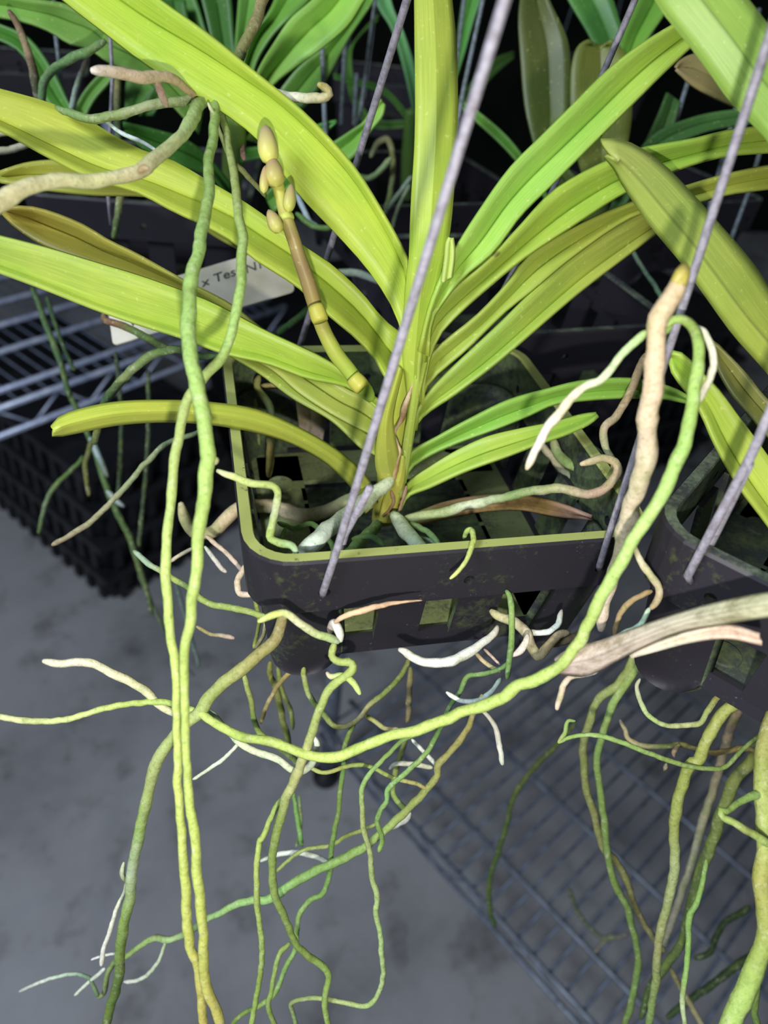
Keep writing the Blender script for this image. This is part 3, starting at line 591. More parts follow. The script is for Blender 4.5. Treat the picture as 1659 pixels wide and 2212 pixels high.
T('1299,1362 1300,1340 1306,1312 1327,1233 1352,1148 1369,1085 1388,1022 1400,950 1408,880 1414,800 1418,740 1422,690 1438,662 1460,628 1470,605', (.256, .250, .240, .228, .216, .206, .198, .192, .188, .186), (26, 28, 32, 40, 42, 43, 43, 44, 45, 44, 40), ['c0ac94', 'c4b49a', 'c6b598', 'c8b896', 'c9b998', 'c9b898', 'c8b494', 'c8b08c', 'c4ac84', 'c0a67c'], tip1=False, wob=1.6, label='thick cream root pointing up')
T('1466,612 1472,596 1476,582 1478,570', (.1862, .1852, .1845), (38, 36, 32, 22), ['b0a23c', 'a89c20', '7a6a30'], name='root_tip', wob=0, tip0=False, label='yellow growing root tip')
# knot of roots below the basket, right
T('1094,1276 1099,1284 1105,1330 1105,1381 1099,1435 1095,1468', (.272, .266, .262, .258), (12, 14, 14, 13), ['6a9040', '7fa048', '5f8438', '557a38'])
T('1099,1430 1082,1444 1044,1456 1010,1461 994,1494 968,1532 957,1559 921,1626 881,1666 838,1706 835,1732 821,1752 815,1775 825,1815 818,1840', (.262, .264, .27, .28, .29), (10, 11, 11, 12, 12, 11, 11), ['4f7434', '5a8038', '4a7034', '548038', '7a9a48', '6f9c48', '7aa858', '7fae50', '80a848'])
T('964,1496 994,1513 1032,1513 1061,1494 1082,1465', (.256, .258, .264), (9, 11, 11, 10), ['d4dcc8', 'cadcd4', 'c0d4d0', 'b4ccb8'])
T('1060,1318 1074,1330 1107,1342 1137,1368 1150,1401 1162,1418 1183,1397 1200,1376 1230,1366', (.282, .276, .270, .268, .272), (18, 22, 22, 22, 20, 18), ['b8b07a', 'b4ac78', 'c4b894', 'c8bc98', '9c9468', '8f8058', '9a8a64', 'b4a07c'])
T('1105,1416 1122,1406 1134,1388 1140,1372', (.262, .264), (14, 17, 17), ['c8b0a4', 'd4c8b8', 'c8bca4'])
T('1135,1362 1160,1368 1185,1364 1205,1350 1213,1318', (.278, .274, .28), (12, 14, 14, 11), ['cccab8', 'd0d4cc', 'b8c8c4', 'b4a090'])
T('1026,1408 1040,1424 1053,1435 1080,1450', (.268,), (9, 10), ['b89c7c', 'a8a868']); T('1046,1402 1060,1416 1080,1436', (.27,), (7, 6), 'b89c8c')
T('1180,1392 1215,1386 1250,1372 1280,1350', (.275, .27), (14, 22, 16), ['6a6048', '5c5444'], mat=M_dead)
T('1366,1174 1371,1182 1386,1216 1407,1245 1424,1271 1419,1300 1407,1315', (.245, .240, .236), (12, 17, 17, 16), ['b8bc80', 'c8bc94', 'b4b078', 'b4a47c', '9a8458'])
T('1408,1277 1373,1292 1343,1321 1331,1351 1327,1375', (.242, .246), (13, 13, 11), ['9a8250', 'a28a5a', '8f7c4c'])
T('1404,1314 1381,1351 1348,1368 1318,1385 1280,1410 1247,1433', (.236, .235, .236), (11, 12, 11, 5), ['a4bc9c', 'a8d0bc', 'b0d0c0', 'c0d8c4', 'd0d8c0'])
T('1290,1450 1272,1456 1230,1465 1217,1481 1209,1511 1202,1532', (.243, .240, .238), (10, 12, 14, 13), ['b8b8a0', 'c4bcac', 'c4b498', 'b8a688', 'c0ac94'])
T('1340,1402 1326,1398 1300,1402', (.246,), (6, 5), 'b4bca4')
# hanging roots under the basket
T('656,1440 656,1460 666,1496 682,1523 702,1546 725,1569 748,1569 775,1553 798,1523 831,1496 858,1470 871,1450 885,1420', (.29, .30, .31, .32), (12, 13, 12, 12, 11), ['9aae48', '90a850', '6a8c40', 'a0a658', 'b4aa74', '7a8c3c', '6a7c34', '84883c'])
T('788,1544 811,1559 831,1573 861,1574', (.312,), (10, 11, 9), ['a8ac4c', 'b4b068', 'b4a87c'])
T('766,1560 745,1609 742,1656 735,1709 732,1748 722,1798 715,1848 712,1889 695,1932 675,1942 652,1966 642,1999 641,2032 636,2058 619,2085 606,2121 589,2151 563,2171 523,2191 500,2214', (.305, .315, .33, .345), (11, 11, 12, 11, 11, 10), ['6f8a38', '5f8a38', '7a9a44', '6f9c40', '6fa444', '84a850', '80ac50', '7aa64c', '80a040', '6f8a34'])
T('626,2036 602,2065 593,2101 586,2141 579,2174 598,2225', (.31, .315), (11, 11), ['8aa848', '80a040', '7f9c3c'])
T('940,1568 911,1583 874,1596 841,1626 818,1649 798,1672 782,1702 782,1738 784,1782 792,1815 800,1849 803,1893 815,1939 811,1969 821,2015 825,2065 828,2101 818,2145 801,2168 782,2174 755,2168 722,2161 689,2156 649,2159 629,2168 636,2198 643,2230', (.262, .272, .285, .30, .31), (9, 11, 12, 13, 12, 11, 10, 9), ['7aa048', '749c48', '7aa050', '8f9c54', '90a060', '9ab468', '94b468', 'a0bc74', '94b060', 'a0b468', '84985c', '70904c'])
T('1042,1500 1035,1520 1023,1540 1010,1573 973,1624 945,1655 944,1675 921,1705 884,1745 831,1793 782,1833 715,1866 649,1899 606,1926 573,1946 549,1944 510,1954 470,1975 448,1985 398,2019 362,2030 336,2026 307,2041 271,2066 246,2080 231,2109 224,2145 210,2156', (.292, .30, .31, .32, .335, .35), (12, 15, 16, 17, 19, 20, 19, 14, 14, 13, 11, 10), ['8a7a40', '9a9448', '9aa050', '90a448', '8aac50', '86b452', '84b458', '8cb860', '90bc68', '9cbc78', '8cac54', '80984c', '7c905a'])
T('880,1560 884,1500 886,1440', (.33,), (13, 13), ['6a6038', '8a7c58', '7a7040']); T('880,1575 872,1610 862,1640 850,1690 850,1715 862,1735 880,1752', (.33, .325), (12, 13, 12), ['6a7434', '6f7c38', '7f9a3c', '8aa848'])
T('841,1661 850,1652 864,1649 898,1651 934,1659', (.315,), (9, 12, 11), ['d4d8cc', 'cfcfb8', 'c4c8a0']); T('889,1597 905,1613 921,1629 951,1661', (.312,), (8, 10, 10), ['d4dccc', 'd8dcd0'])
T('886,1756 880,1768 864,1777 843,1789', (.316,), (11, 15, 14), ['ccd4c8', 'd8dce0']); T('562,1860 599,1846 632,1841 675,1848 712,1863', (.335,), (8, 11, 12, 11), ['ccd4c4', 'd4dcd0', 'd8dcd0'])
T('1036,1532 1048,1540 1069,1569 1078,1606 1086,1653', (.285, .28), (8, 12, 13), ['b4ac98', 'bcb8a8', 'c8c8bc'])
T('668,1658 702,1669 748,1656 782,1652 808,1659 831,1672 864,1685 898,1692 921,1704', (.29, .30), (9, 10, 9), ['a8b858', 'a8b04c', '98b048', '94ac48', 'b0b060', 'b4a860'])
T('596,1883 639,1846 666,1833 715,1826 748,1806 808,1783 818,1776', (.325,), (8, 9, 9), ['8aa050', '8ca048', '90a44a', '98a850'])
T('634,1712 642,1765 652,1828', (.35,), (9, 11, 11), ['6a9a40', '70a848']); T('646,1720 650,1780 640,1830', (.37,), (8, 7), '6f8a50')
T('583,1430 583,1450 599,1500 612,1559 622,1599 628,1640', (.33, .36), (13, 15, 12), ['7c7c30', '7a8434', '5f7430']); T('640,1444 629,1450 600,1480 589,1500 576,1525 563,1562', (.30, .31), (11, 10), ['a08a48', '9c8850', '908a48'])
T('527,1455 530,1470 543,1516 549,1556 566,1589 599,1612 636,1642 650,1660', (.285, .29, .295), (12, 12, 13, 12), ['90a048', '94a050', '6f9038', '8aa048', '90a850', '80a048'])
T('600,1440 608,1490 622,1520 630,1545 632,1575', (.36,), (11, 10), ['7a8430', '6a7430'])
# left below the rim
T('289,1190 325,1221 344,1231 380,1253 409,1271 445,1300 488,1311 524,1318 564,1329 590,1334', (.30, .29, .28, .272), (13, 13, 14, 15, 14), ['9cb8a0', '90aa88', 'a4b048', '7fa044', '94ac48', '8aa044', '94a84a', '84983c'])
T('366,1214 390,1198 416,1184', (.31,), (8, 9), ['c4b898', 'bcae90']); T('445,1157 481,1188 517,1224 528,1240', (.30, .29), (10, 11), ['c0a888', 'c4ac94', 'c8b0a0'])
T('442,1180 470,1217 488,1236', (.305,), (9, 12), ['b0b8a4', 'cabcb0']); T('535,1218 525,1232 514,1250 517,1280 544,1285', (.275, .27), (13, 14, 14), ['b8a488', 'c4b090', 'c8b49c'])
T('424,1352 452,1369 481,1373 505,1379', (.31,), (8, 9, 11), ['8f8448', '948858', 'c4a898']); T('548,1260 552,1300 560,1340 548,1400', (.31,), (10, 8), '84902f')
T('575,1330 570,1370 552,1400', (.29,), (10, 9), ['9a8c50', '94905a'])
# twigs, lower left
T('275,1900 268,1928 250,1968 239,2008 224,2051 219,2086', (.31,), (7, 10, 10), ['ccd4a8', 'd8d8c4', 'd4d0c4']); T('268,1862 264,1888 272,1905', (.31,), (8, 12, 9), ['ccd4b0', '7a9048'])
T('250,2059 217,2066 197,2073', (.33,), (6, 5), 'd4d4cc'); T('358,2033 344,2073 318,2106 297,2118 268,2121', (.345,), (7, 9, 8), ['b4c89c', 'b8c4ac', 'c8ccbc'])
T('41,2142 80,2124 127,2109 166,2104 192,2113 203,2131 213,2153', (.345,), (7, 8, 8, 9), ['a8a49c', 'c8d0c4', 'b4ccb0', '6a8a70', '5f7c48']); T('161,2150 192,2121 212,2105 226,2092', (.345,), (7, 9), ['c0ccb0', 'd4d8d4'])
T('477,2214 470,2230', (.26,), 20, 'a8a040')

# ------------------------------------------------------------------ aerial root cluster at upper left (its plant hangs above the frame)
jn = W(np.array([445., 215.]), np.array(.245))
AR = empty('aerial_root_cluster', tuple(jn), 'branching aerial roots hanging in front of the left leaves, two long strands to the floor', 'roots')
T = lambda *a, **k: tube(AR, *a, **k)
T('690,-420 610,-110 568,0 554,42 535,78 518,119 490,170 460,225', (.268, .272, .274, .274, .270, .260), (24, 26, 27, 26, 24, 24), ['8f7f52', '9c8a5c', '9a8a5a', '7f8048', '84904a'])
T('462,210 465,225 462,280 450,350 452,410 442,470 435,500 432,535 415,590 407,665 410,740 420,810 435,880 447,950 449,990 445,1018 441,1072 430,1152 427,1217 416,1282 412,1344 402,1390 398,1452 399,1535 401,1597 404,1662 405,1679 411,1751 421,1795 424,1867 434,1957 439,2012 441,2084 448,2138 467,2185 485,2235',
  (.258, .236, .222, .214, .212, .212, .216, .222, .230, .240, .250), (22, 22, 23, 27, 33, 33, 34, 28, 23, 20, 18, 20, 22, 22, 22, 21), ['84a048', '80a44a', '84a850', '88ae50', '8cb250', '94b650', '98b850', 'a4bc58', 'a4bc50', 'a8be4e', 'aec04e', 'b0bc4a', 'b4b44a', 'b0a840'])
T('463,988 468,996 460,1004', (.2195, .219), (14, 11, 9), ['98a858', 'a08a60'])
T('466,225 480,250 495,320 505,380 515,460 525,520 523,550 520,615 505,700 480,770 440,815 405,865 390,915 385,950 375,1000 372,1036 365,1127 358,1203 362,1289 364,1347 372,1394 381,1452 381,1543 384,1651 383,1686 391,1777 394,1842 401,1921 405,1994 412,2048 427,2084 434,2149 443,2235',
  (.262, .240, .228, .224, .222, .220, .224, .228, .234, .244, .254), (15, 16, 19, 22, 22, 23, 22, 21, 22, 20, 18, 19, 20, 22, 20, 18), ['7a9448', '8a9a50', '8fa052', '8cb050', '8eb250', '94a850', '9cb058', 'a4be5a', 'a6be54', 'aabf52', 'b0c054', 'b0c050', 'b2bc4c', 'b4b048', 'b0a440'])
T('448,212 430,225 415,260 380,305 340,340 310,365 260,380 200,390 125,390 60,405 0,435 -70,460', (.258, .236, .224, .216, .206, .196, .186), (24, 30, 31, 27, 34, 30, 30, 34, 42, 48), ['90ac58', 'a0bc6c', 'a8c474', 'b4bc80', 'c8bc8c', 'd0d090', 'd8d49c', 'd8d098', 'd4ca94'])
T('300,372 312,362 322,364', (.2045,), (16, 14), ['a88460', 'b08c70'])
T('428,212 419,205 402,191 374,172 347,164 291,166 236,155 198,152', (.256, .240, .230, .222), (14, 18, 22, 25, 25, 22), ['b49a6c', 'c0a678', 'c6ae84', 'cbb48c', 'ccb490', 'd4c8b8'])
T('440,210 416,211 388,219 347,222 291,238 236,252 202,258 172,252 141,241 120,232', (.258, .254, .252, .254, .258), (17, 20, 20, 21, 19, 15), ['6f7c48', '7c8c54', '94a070', '78904c', '70904a', '6f9450'])
T('337,170 341,180 349,202 360,228', (.238, .242, .246), (15, 17, 18), ['a07c68', 'b08c7c', 'c0a490'])
T('458,218 520,214 590,203 626,208 668,211 698,211 711,199 702,188 686,180', (.262, .268, .262, .254), (20, 22, 22, 21, 20), ['a09c68', 'c0bc90', 'd4d0b0', 'd8d4bc', 'd2d0b0', 'b8b080', 'a89a40'])
T('226,258 255,283 280,295 310,308 337,324', (.256, .258), (8, 10, 7), ['b4ccb8', 'bcccd8', 'c4d0dc'])
T('450,222 462,248 480,300 500,345 525,370 548,395 575,425', (.250, .262, .275), (8, 10, 12, 10), ['b8c090', '8aa060', '80844c', '6f7c40'])
T('527,345 523,325 526,312', (.27,), (13, 10), ['8c6a60', '6a4a4c'])

# ------------------------------------------------------------------ plant label
TL, BL, BR = [W(np.array(q), np.array(dv)) for q, dv in (((186., 655.), .392), ((244., 746.), .378), ((637., 628.), .378))]
ux = BR - BL; ux_l = np.linalg.norm(ux); ux = ux / ux_l; up = TL - BL; up = up - ux * np.dot(up, ux); hh = np.linalg.norm(up); up /= hh; nn = np.cross(ux, up)
r = .0025; pr = []
for cx, cy, a0 in ((ux_l - r, hh - r, 0), (r, hh - r, 90), (r, r, 180), (ux_l - r, r, 270)):
    for k in range(5): an = math.radians(a0 + 22.5 * k); pr.append((cx + r * math.cos(an), cy + r * math.sin(an)))
v = [BL + ux * x + up * y - nn * z for z in (.0, .0008) for x, y in pr]; n = len(pr)
f = [tuple(range(n)), tuple(range(2 * n - 1, n - 1, -1))] + [(j, n + j, n + (j + 1) % n, (j + 1) % n) for j in range(n)]
TG = tag(mk('plant_label', v, f, M_tag, smooth=False), 'white plastic plant label with handwriting, slanted behind the left leaves', 'label')
def text(s, px, size, rot=0.0):
    r_ = W(np.array(px, float), np.array(1.0)) - CAM; p = CAM + r_ * (np.dot(BL - CAM, nn) / np.dot(r_, nn)) + nn * .0003
    cu = bpy.data.curves.new('lettering', 'FONT'); cu.body = s; cu.size = size; cu.extrude = .00008; cu.shear = .1; cu.materials.append(M_ink)
    t0 = bpy.data.objects.new('lettering_curve', cu); COL.objects.link(t0); bpy.context.view_layer.update()
    me = bpy.data.meshes.new_from_object(t0.evaluated_get(bpy.context.evaluated_depsgraph_get())); bpy.data.objects.remove(t0)
    o = bpy.data.objects.new('lettering', me); COL.objects.link(o); o.parent = TG
    x_ = ux * math.cos(rot) + up * math.sin(rot); y_ = np.cross(nn, x_)
    o.matrix_local = Matrix.Translation(-Vector(TG.location)) @ Matrix([[x_[i], y_[i], nn[i], p[i]] for i in range(3)] + [[0, 0, 0, 1]])
text('x Tess', (437, 621), .0085, .06); text('N', (531, 592), .0085, .06); text('18', (556, 583), .0075, .06); text('W', (278, 708), .0085)

# ------------------------------------------------------------------ right orchid
ro = W(np.array([1931., 1269.]), np.array(.269))
RO = empty('orchid', tuple(ro), 'orchid of the right basket: notched broad leaves, most of it outside the frame', 'orchid')
stem(RO, '1931,1269 1985,1200 2033,1133 2085,1060 2130,960', (.269, .260, .250, .240, .232), (44, 62, 66, 62, 40), ['8f9a3a', '98a838'])
leaf(RO, '2080,900 1960,770 1800,620 1720,420 1659,307 1579,223 1521,142 1477,85 1437,36 1414,0 1380,-60', '2110,900 1990,700 1860,490 1790,300 1760,190 1690,100 1650,45 1615,0 1570,-60 1530,-110 1480,-150', (.246, .238, .231, .222, .214, .208, .204), .5, -.002, -.006, ['86a83a', '84a83e', '8aac42', '90b048'], label='broad speckled leaf at top right')
leaf(RO, '2020,1085 1900,940 1790,800 1720,710 1659,622 1632,580 1595,534 1558,492 1521,450 1484,410 1447,371 1408,339 1368,314 1331,303 1297,303', '2030,1125 1895,1065 1790,960 1720,885 1659,806 1583,720 1546,669 1509,617 1472,566 1430,516 1398,477 1368,432 1349,403 1324,356 1308,338', (.253, .252, .250, .248, .250, .254, .258), (.62, .6, .6, .64, .6, .55), -.005, .002, ['94a436', '96a438', '98a43a', '9aaa44', 'a2ac50'], notch=.0065, label='broad leaf with a notched tip')
leaf(RO, '1990,1190 1890,1215 1790,1150 1720,1070 1659,984 1627,940 1595,898 1558,848 1522,811 1490,780 1461,759 1450,760', '1985,1230 1880,1320 1790,1295 1720,1222 1659,1134 1603,1060 1577,1018 1543,955 1514,890 1482,843 1455,808 1447,778', (.262, .262, .258, .254, .252, .250, .250), (.82, .8, .76, .7, .5), .004, .003, ['a4b236', 'a8b83a', 'a6b83a', '9cb838'])
leaf(RO, '2000,1150 1900,1095 1790,1000 1720,920 1647,850 1621,816 1585,777 1543,740 1536,736', '2010,1180 1900,1170 1790,1080 1720,1005 1647,932 1621,898 1582,853 1548,790 1538,742', (.262, .275, .285, .29, .295, .30), .5, .003, 0, ['7a8030', '7c8034', '7a7838'])
# mauve withered leaf drooping out of the right basket
leaf(RO, '1760,1275 1659,1283 1550,1304 1445,1334 1360,1363 1297,1385 1234,1401 1200,1424', '1760,1322 1659,1330 1558,1346 1466,1362 1381,1399 1318,1433 1263,1458 1205,1452', (.186, .199, .213, .223, .231, .238), .5, -.0045, .002, ['d8dab0', 'd4d2ae', 'd4ccb4', 'd8c8b8', 'd0bcb0'], 'withered_leaf', mat=M_dead, bulge=.06, label='mauve withered leaf')
leaf(RO, '1640,1372 1571,1352 1487,1366 1415,1392 1360,1412', '1646,1390 1571,1377 1487,1386 1415,1404 1362,1418', (.207, .214, .223, .230), .5, .002, 0, ['d0b4a0', 'd4bca8', 'd0c8b0', 'c4b8a4'], 'withered_leaf', mat=M_dead, label='mauve withered leaf')
T = lambda *a, **k: tube(RO, *a, **k)
T('1380,1400 1357,1450 1335,1477 1293,1509 1275,1555 1261,1601 1261,1647 1266,1702 1284,1761 1303,1830 1330,1860 1353,1901 1367,1947 1389,1992 1417,2034 1436,2056', (.33, .345, .36, .38), (22, 18, 17, 16, 16, 14, 13), ['a8b860', '8fa050', '7c8044', '7a8040', '7c7c44', '808048', '7a7848', '84804c'])
T('1395,1400 1362,1459 1335,1500 1312,1551 1298,1601 1289,1642 1298,1715 1305,1770 1312,1839 1325,1901 1353,1956 1367,2006 1378,2061 1371,2130 1362,2171 1345,2230', (.33, .345, .36, .38), (26, 16, 15, 16, 15, 15, 15), ['a4bc5c', '8cac50', '6a8c3c', '6f8c3a', '68843a', '6a8838', '64843a', '6a8a3c', '607c34'])
T('1600,1500 1590,1516 1567,1532 1543,1568 1522,1603 1507,1646 1495,1647 1472,1702 1458,1761 1456,1796 1458,1839 1453,1901 1435,1979 1421,2047 1417,2116 1403,2198 1398,2240', (.285, .290, .30, .31, .325, .345), (26, 25, 24, 22, 19, 18, 16, 16), ['9aa040', '98a044', '8f9a3c', '8f9a40', '9aa868', '8f9c58', '9a9c5c', '8a9a50', '7c9a48', '7a9848'])
T('1382,1466 1376,1480 1379,1503 1395,1537 1419,1559 1449,1568 1489,1565 1513,1561 1527,1539 1540,1518 1556,1498 1566,1480', (.272, .275, .28, .285), (9, 11, 11, 12, 12, 13, 13), ['d8d0c0', 'b0bc88', 'a0bc60', 'b0bc78', 'b8bc78', '94a454', '8a8a40', '94843c'])
T('1243,1557 1227,1558 1220,1583 1206,1605', (.282, .280), (7, 10, 8), ['84a850', '80a448', 'a0a060']); T('1206,1605 1234,1592 1280,1587 1335,1601 1394,1624 1449,1644 1495,1656 1563,1658 1586,1638 1609,1615 1640,1590', (.280, .282, .288, .292), (8, 11, 11, 11, 10, 9), ['84a850', '88ac4c', '84a848', '88a850', '84a048', '74903c', '6a8434', '647830'])
T('1339,1555 1350,1575 1357,1596 1403,1612 1467,1608 1490,1612 1540,1626 1609,1617 1659,1633 1720,1640', (.33, .325, .32), (9, 12, 12, 13, 14), ['a89c74', 'a89c68', '5f6c38', '7c7434', '846c34', '746830', '7c7434', '847838'])
T('1467,1608 1455,1625 1456,1634', (.322,), (11, 9), ['847040', '94786a']); T('1440,1650 1435,1662 1442,1655', (.33,), (8, 8), '908468')
T('1600,1520 1577,1578 1554,1656 1536,1724 1513,1789 1499,1848 1490,1878 1463,1956 1440,2024 1430,2050', (.37, .40, .42, .44), (20, 19, 18, 16, 14), ['8a6c58', '9a8868', '8f8464', '94906c', '98987c', '949474', '94907c', '8a8a70'])
T('1640,1590 1627,1633 1586,1688 1563,1743 1550,1787 1522,1855 1495,1947 1472,2034 1440,2084 1408,2130 1385,2200', (.34, .36, .38), (26, 26, 24, 22, 20, 18, 14), ['7c8034', '748034', '6a7c30', '6f8434', '607830', '54682c', '4c6428', '445c24'])
T('1526,1856 1513,1924 1500,1960 1490,1979 1486,2061 1474,2162 1479,2214 1480,2240', (.315,), (10, 13, 12, 10), ['70943c', '78a840', '74a040', '78a840', '84b048', 'b8c890', '84a850'])
T('1690,1500 1655,1600 1650,1700 1652,1832 1645,1901 1652,1970 1650,2024 1627,2093 1604,2152 1577,2215 1555,2270', (.25, .245, .24, .238, .240), (34, 36, 36, 37, 38, 40, 42, 44), ['84803c', '8a8a3c', '8f9a40', '98a848', '94943c', '8f983c', '90ac44', '94b44c', '98b850'])
T('1690,1712 1659,1715 1623,1720 1590,1738 1568,1754 1556,1752 1560,1764 1580,1774 1604,1789 1635,1806 1665,1828', (.248, .242, .236, .233, .236), (19, 20, 18, 14, 14, 17, 18, 20), ['8fb04c', '90b058', '80a448', '70943c', '749038', '849c40', '849040', '94ac48', '9ab44c'])
T('1449,2093 1481,2152 1518,2215', (.40,), (12, 13), ['8a8450', '9a9468'])
T('1245,1560 1206,1605 1156,1656 1110,1720 1097,1770 1074,1848 1060,1887 1058,1965 1070,2000', (.46, .50, .55), (11, 12, 12, 10), ['4c5c2c', '55652c', '4c6428', '4a6a28', '446228'])
T('1229,1919 1248,1970 1298,2024 1325,2024 1357,2018', (.60,), (10, 11, 10), ['4c5c44', '5c6858', '6c6c60']); T('1284,2056 1310,2030 1330,2022', (.60,), (10, 9), '6c685c')
T('1620,1960 1560,2000 1530,2060 1500,2070', (.50,), (14, 12), '30481c'); T('1640,2060 1600,2080 1560,2110 1520,2140 1490,2160 1440,2200', (.48,), (18, 16, 14), ['28401a', '30481c']); T('1655,1990 1640,2100 1630,2180 1640,2240', (.30,), (16, 15), ['4c6a28', '56742c'])
T('1365,540 1395,590 1425,635 1450,690', (.42,), (9, 10), ['5f7c68', '5c8468'])

# ------------------------------------------------------------------ orchids of the second row
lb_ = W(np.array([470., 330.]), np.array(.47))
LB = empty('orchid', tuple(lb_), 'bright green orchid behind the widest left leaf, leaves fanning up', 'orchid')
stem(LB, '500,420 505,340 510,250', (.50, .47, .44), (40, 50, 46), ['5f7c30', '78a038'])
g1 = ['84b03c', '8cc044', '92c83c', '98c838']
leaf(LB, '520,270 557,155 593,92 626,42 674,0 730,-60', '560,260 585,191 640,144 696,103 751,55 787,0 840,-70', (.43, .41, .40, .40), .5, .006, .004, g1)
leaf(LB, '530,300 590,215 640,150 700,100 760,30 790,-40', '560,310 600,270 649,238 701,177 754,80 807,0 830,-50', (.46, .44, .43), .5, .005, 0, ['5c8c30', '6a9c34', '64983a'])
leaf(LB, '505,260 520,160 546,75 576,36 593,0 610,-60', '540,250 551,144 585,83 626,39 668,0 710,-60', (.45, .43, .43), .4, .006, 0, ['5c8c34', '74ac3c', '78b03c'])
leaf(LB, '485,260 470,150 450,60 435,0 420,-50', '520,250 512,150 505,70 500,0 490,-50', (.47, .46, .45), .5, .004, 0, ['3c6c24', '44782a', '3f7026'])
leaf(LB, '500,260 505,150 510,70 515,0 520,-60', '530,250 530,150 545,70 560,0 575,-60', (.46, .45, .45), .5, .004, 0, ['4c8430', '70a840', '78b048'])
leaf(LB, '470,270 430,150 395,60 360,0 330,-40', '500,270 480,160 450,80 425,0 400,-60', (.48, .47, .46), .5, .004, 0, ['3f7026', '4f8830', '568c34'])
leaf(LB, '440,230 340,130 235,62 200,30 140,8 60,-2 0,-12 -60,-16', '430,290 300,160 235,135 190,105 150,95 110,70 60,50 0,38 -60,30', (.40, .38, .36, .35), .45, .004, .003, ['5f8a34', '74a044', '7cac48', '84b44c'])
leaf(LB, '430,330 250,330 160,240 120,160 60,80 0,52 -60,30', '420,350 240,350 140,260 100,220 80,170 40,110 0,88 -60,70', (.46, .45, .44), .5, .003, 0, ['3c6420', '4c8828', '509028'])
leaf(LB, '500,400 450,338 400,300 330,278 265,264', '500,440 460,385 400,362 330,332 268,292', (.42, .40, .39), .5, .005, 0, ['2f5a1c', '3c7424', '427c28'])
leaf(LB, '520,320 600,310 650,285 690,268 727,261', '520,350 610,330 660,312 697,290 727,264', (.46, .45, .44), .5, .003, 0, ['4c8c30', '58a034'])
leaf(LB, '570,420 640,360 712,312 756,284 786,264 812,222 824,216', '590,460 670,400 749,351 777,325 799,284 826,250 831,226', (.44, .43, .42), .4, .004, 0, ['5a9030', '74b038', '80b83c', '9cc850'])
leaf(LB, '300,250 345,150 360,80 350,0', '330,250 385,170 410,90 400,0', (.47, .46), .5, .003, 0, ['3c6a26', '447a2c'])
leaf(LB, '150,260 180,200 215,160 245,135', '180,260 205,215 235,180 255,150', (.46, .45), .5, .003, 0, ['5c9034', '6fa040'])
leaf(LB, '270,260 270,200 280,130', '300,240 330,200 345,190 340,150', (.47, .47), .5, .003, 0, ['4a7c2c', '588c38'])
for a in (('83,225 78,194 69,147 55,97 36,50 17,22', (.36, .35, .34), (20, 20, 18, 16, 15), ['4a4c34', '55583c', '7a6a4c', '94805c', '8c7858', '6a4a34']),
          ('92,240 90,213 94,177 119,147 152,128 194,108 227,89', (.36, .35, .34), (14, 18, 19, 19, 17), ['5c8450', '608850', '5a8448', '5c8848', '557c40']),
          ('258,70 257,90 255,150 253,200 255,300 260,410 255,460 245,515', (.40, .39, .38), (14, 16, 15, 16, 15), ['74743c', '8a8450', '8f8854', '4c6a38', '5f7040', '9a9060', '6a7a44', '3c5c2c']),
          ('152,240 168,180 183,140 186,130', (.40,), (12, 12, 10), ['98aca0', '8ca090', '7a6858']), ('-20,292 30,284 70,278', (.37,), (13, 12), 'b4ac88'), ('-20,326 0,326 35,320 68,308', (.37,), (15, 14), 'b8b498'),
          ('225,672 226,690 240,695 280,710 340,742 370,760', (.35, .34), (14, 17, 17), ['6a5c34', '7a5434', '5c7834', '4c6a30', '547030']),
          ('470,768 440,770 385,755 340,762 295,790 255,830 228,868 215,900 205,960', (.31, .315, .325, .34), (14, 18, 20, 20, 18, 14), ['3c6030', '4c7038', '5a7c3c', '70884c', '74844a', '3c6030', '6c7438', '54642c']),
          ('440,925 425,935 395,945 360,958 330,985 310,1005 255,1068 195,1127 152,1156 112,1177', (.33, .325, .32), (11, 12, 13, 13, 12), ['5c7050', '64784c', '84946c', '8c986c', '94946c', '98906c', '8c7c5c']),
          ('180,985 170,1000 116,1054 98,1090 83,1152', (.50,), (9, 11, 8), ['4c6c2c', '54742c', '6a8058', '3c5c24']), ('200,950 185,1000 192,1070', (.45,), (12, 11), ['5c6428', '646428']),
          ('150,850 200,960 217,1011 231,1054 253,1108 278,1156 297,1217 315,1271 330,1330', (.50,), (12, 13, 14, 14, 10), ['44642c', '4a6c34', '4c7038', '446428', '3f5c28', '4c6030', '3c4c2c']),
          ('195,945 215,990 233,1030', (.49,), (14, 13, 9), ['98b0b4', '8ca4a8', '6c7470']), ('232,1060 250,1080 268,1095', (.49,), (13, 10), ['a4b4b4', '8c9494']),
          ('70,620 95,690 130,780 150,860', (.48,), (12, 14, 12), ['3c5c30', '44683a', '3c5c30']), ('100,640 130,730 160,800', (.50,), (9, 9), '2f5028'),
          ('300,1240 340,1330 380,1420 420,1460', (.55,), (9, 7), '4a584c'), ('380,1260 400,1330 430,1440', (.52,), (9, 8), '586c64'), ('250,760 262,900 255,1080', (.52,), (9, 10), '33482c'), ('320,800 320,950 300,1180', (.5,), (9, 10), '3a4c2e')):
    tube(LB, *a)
rb_ = W(np.array([1285., 520.]), np.array(.46))
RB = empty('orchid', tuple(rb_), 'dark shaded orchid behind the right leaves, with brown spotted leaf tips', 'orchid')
stem(RB, '1280,600 1285,500 1290,400', (.48, .46, .44), (40, 56, 50), ['4a5c28', '5c7030'])
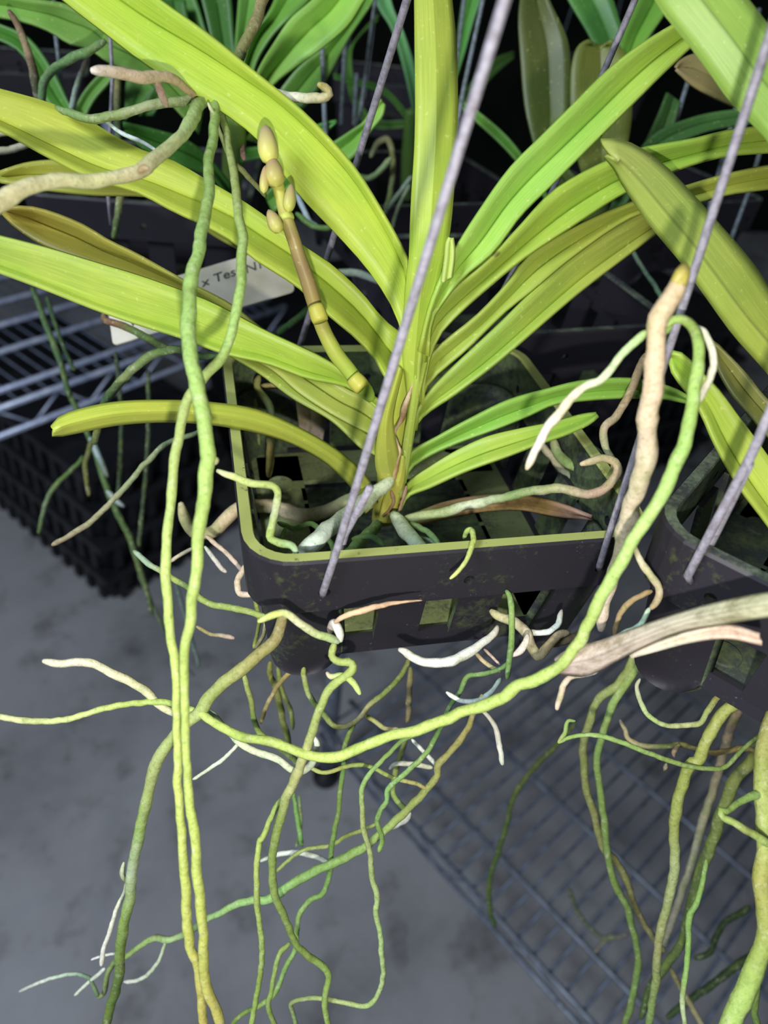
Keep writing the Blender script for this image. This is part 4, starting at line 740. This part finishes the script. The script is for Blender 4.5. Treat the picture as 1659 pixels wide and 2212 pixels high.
leaf(RB, '1200,420 1170,360 1152,307 1134,232 1125,134 1120,36 1130,-40', '1260,400 1200,320 1225,260 1232,178 1227,89 1187,0 1170,-50', (.45, .44, .43), .55, .005, 0, ['55682c', '5c6c2c', '5c6430', '506028'])
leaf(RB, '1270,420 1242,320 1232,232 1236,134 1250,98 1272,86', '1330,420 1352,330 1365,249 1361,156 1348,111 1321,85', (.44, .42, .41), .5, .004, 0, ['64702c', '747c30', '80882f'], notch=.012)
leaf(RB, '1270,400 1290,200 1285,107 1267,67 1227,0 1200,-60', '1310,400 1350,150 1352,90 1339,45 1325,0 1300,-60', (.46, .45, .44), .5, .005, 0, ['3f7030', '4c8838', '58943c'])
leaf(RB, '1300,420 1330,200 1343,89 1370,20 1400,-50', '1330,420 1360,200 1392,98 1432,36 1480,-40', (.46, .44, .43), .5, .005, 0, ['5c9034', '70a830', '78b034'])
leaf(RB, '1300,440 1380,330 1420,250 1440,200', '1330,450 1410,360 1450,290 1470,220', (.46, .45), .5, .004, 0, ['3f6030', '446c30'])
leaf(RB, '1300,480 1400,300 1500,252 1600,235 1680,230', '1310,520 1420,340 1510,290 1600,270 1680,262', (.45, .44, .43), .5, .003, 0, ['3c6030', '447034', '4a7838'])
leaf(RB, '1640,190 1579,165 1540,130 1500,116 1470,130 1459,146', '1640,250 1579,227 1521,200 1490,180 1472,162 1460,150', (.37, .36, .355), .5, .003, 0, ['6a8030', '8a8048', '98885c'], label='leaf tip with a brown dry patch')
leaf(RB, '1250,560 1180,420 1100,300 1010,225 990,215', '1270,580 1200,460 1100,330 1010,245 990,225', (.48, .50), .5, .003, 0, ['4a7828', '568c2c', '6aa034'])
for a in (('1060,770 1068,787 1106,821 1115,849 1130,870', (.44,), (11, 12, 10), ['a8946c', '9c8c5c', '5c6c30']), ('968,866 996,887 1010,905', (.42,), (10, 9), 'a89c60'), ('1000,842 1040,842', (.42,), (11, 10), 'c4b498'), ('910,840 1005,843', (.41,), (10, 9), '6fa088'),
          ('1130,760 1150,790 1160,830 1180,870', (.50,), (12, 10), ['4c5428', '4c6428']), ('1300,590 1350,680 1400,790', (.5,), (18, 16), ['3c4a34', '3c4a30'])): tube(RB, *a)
# far plant right of the centre leaf and one at far left, mostly hidden
cb_ = W(np.array([900., 330.]), np.array(.60))
CB = empty('orchid', tuple(cb_), 'small far orchid between upright leaf and grey wires, thin arching leaves', 'orchid')
stem(CB, '880,430 885,330 890,240', (.62, .60, .58), (30, 36, 30), ['4c6c2c', '5f8838'])
leaf(CB, '895,250 870,140 845,60 820,20 800,-30', '910,240 897,150 870,65 850,20 835,-40', (.58, .56, .55), .5, .004, 0, ['5a9860', '68a868', '70b070'])
leaf(CB, '900,250 960,180 985,110 992,50 1003,-20', '915,260 975,190 1000,125 1022,50 1045,-20', (.58, .56, .54), .5, .004, 0, ['4c8838', '58a040', '60a844'])
leaf(CB, '895,260 800,250 760,110 790,60 820,30', '900,275 790,270 745,130 775,80 815,45', (.62, .64), .5, .003, 0, ['48742c', '507c30'])
leaf(CB, '895,260 830,190 770,170 720,160', '895,280 830,205 770,185 722,170', (.62, .60), .5, .003, 0, ['3f7028', '4a8030'])
leaf(CB, '920,290 1000,200 1060,130 1110,110', '930,300 1010,225 1070,160 1110,125', (.60, .62), .5, .003, 0, ['3c6424', '447028'])
for a in (('850,330 842,310 835,300 815,310 800,340', (.50,), (14, 14, 12), ['7a7c48', 'a0a070', '98a070']), ('842,312 848,340 846,400 830,470', (.50,), (12, 12), ['7a7c38', '6f7c48', '4c6a3c']), ('845,340 820,370 795,385 770,378', (.49,), (13, 12), ['90a868', '98b878', '84a468']),
          ('890,380 860,420 830,460 800,500', (.50,), (10, 10), ['8ca08c', '7c9880']), ('885,400 860,450 840,520', (.5,), (8, 8), '90a480'), ('640,420 655,450 672,480 690,490', (.42,), (11, 12, 9), ['a8bcc8', 'b0c4c8', 'a4bcc0']),
          ('640,460 680,490 710,492 740,480 790,470', (.41,), (12, 13, 11), ['5c8c34', '68983c', '5c8840']), ('720,590 760,588 800,600 830,610', (.42,), (15, 16, 14), ['a8bc98', 'b4c8b4', '9cb89c']), ('600,720 640,690 680,660 740,640', (.40,), (15, 16), ['3c6c30', '447834'])): tube(CB, *a)
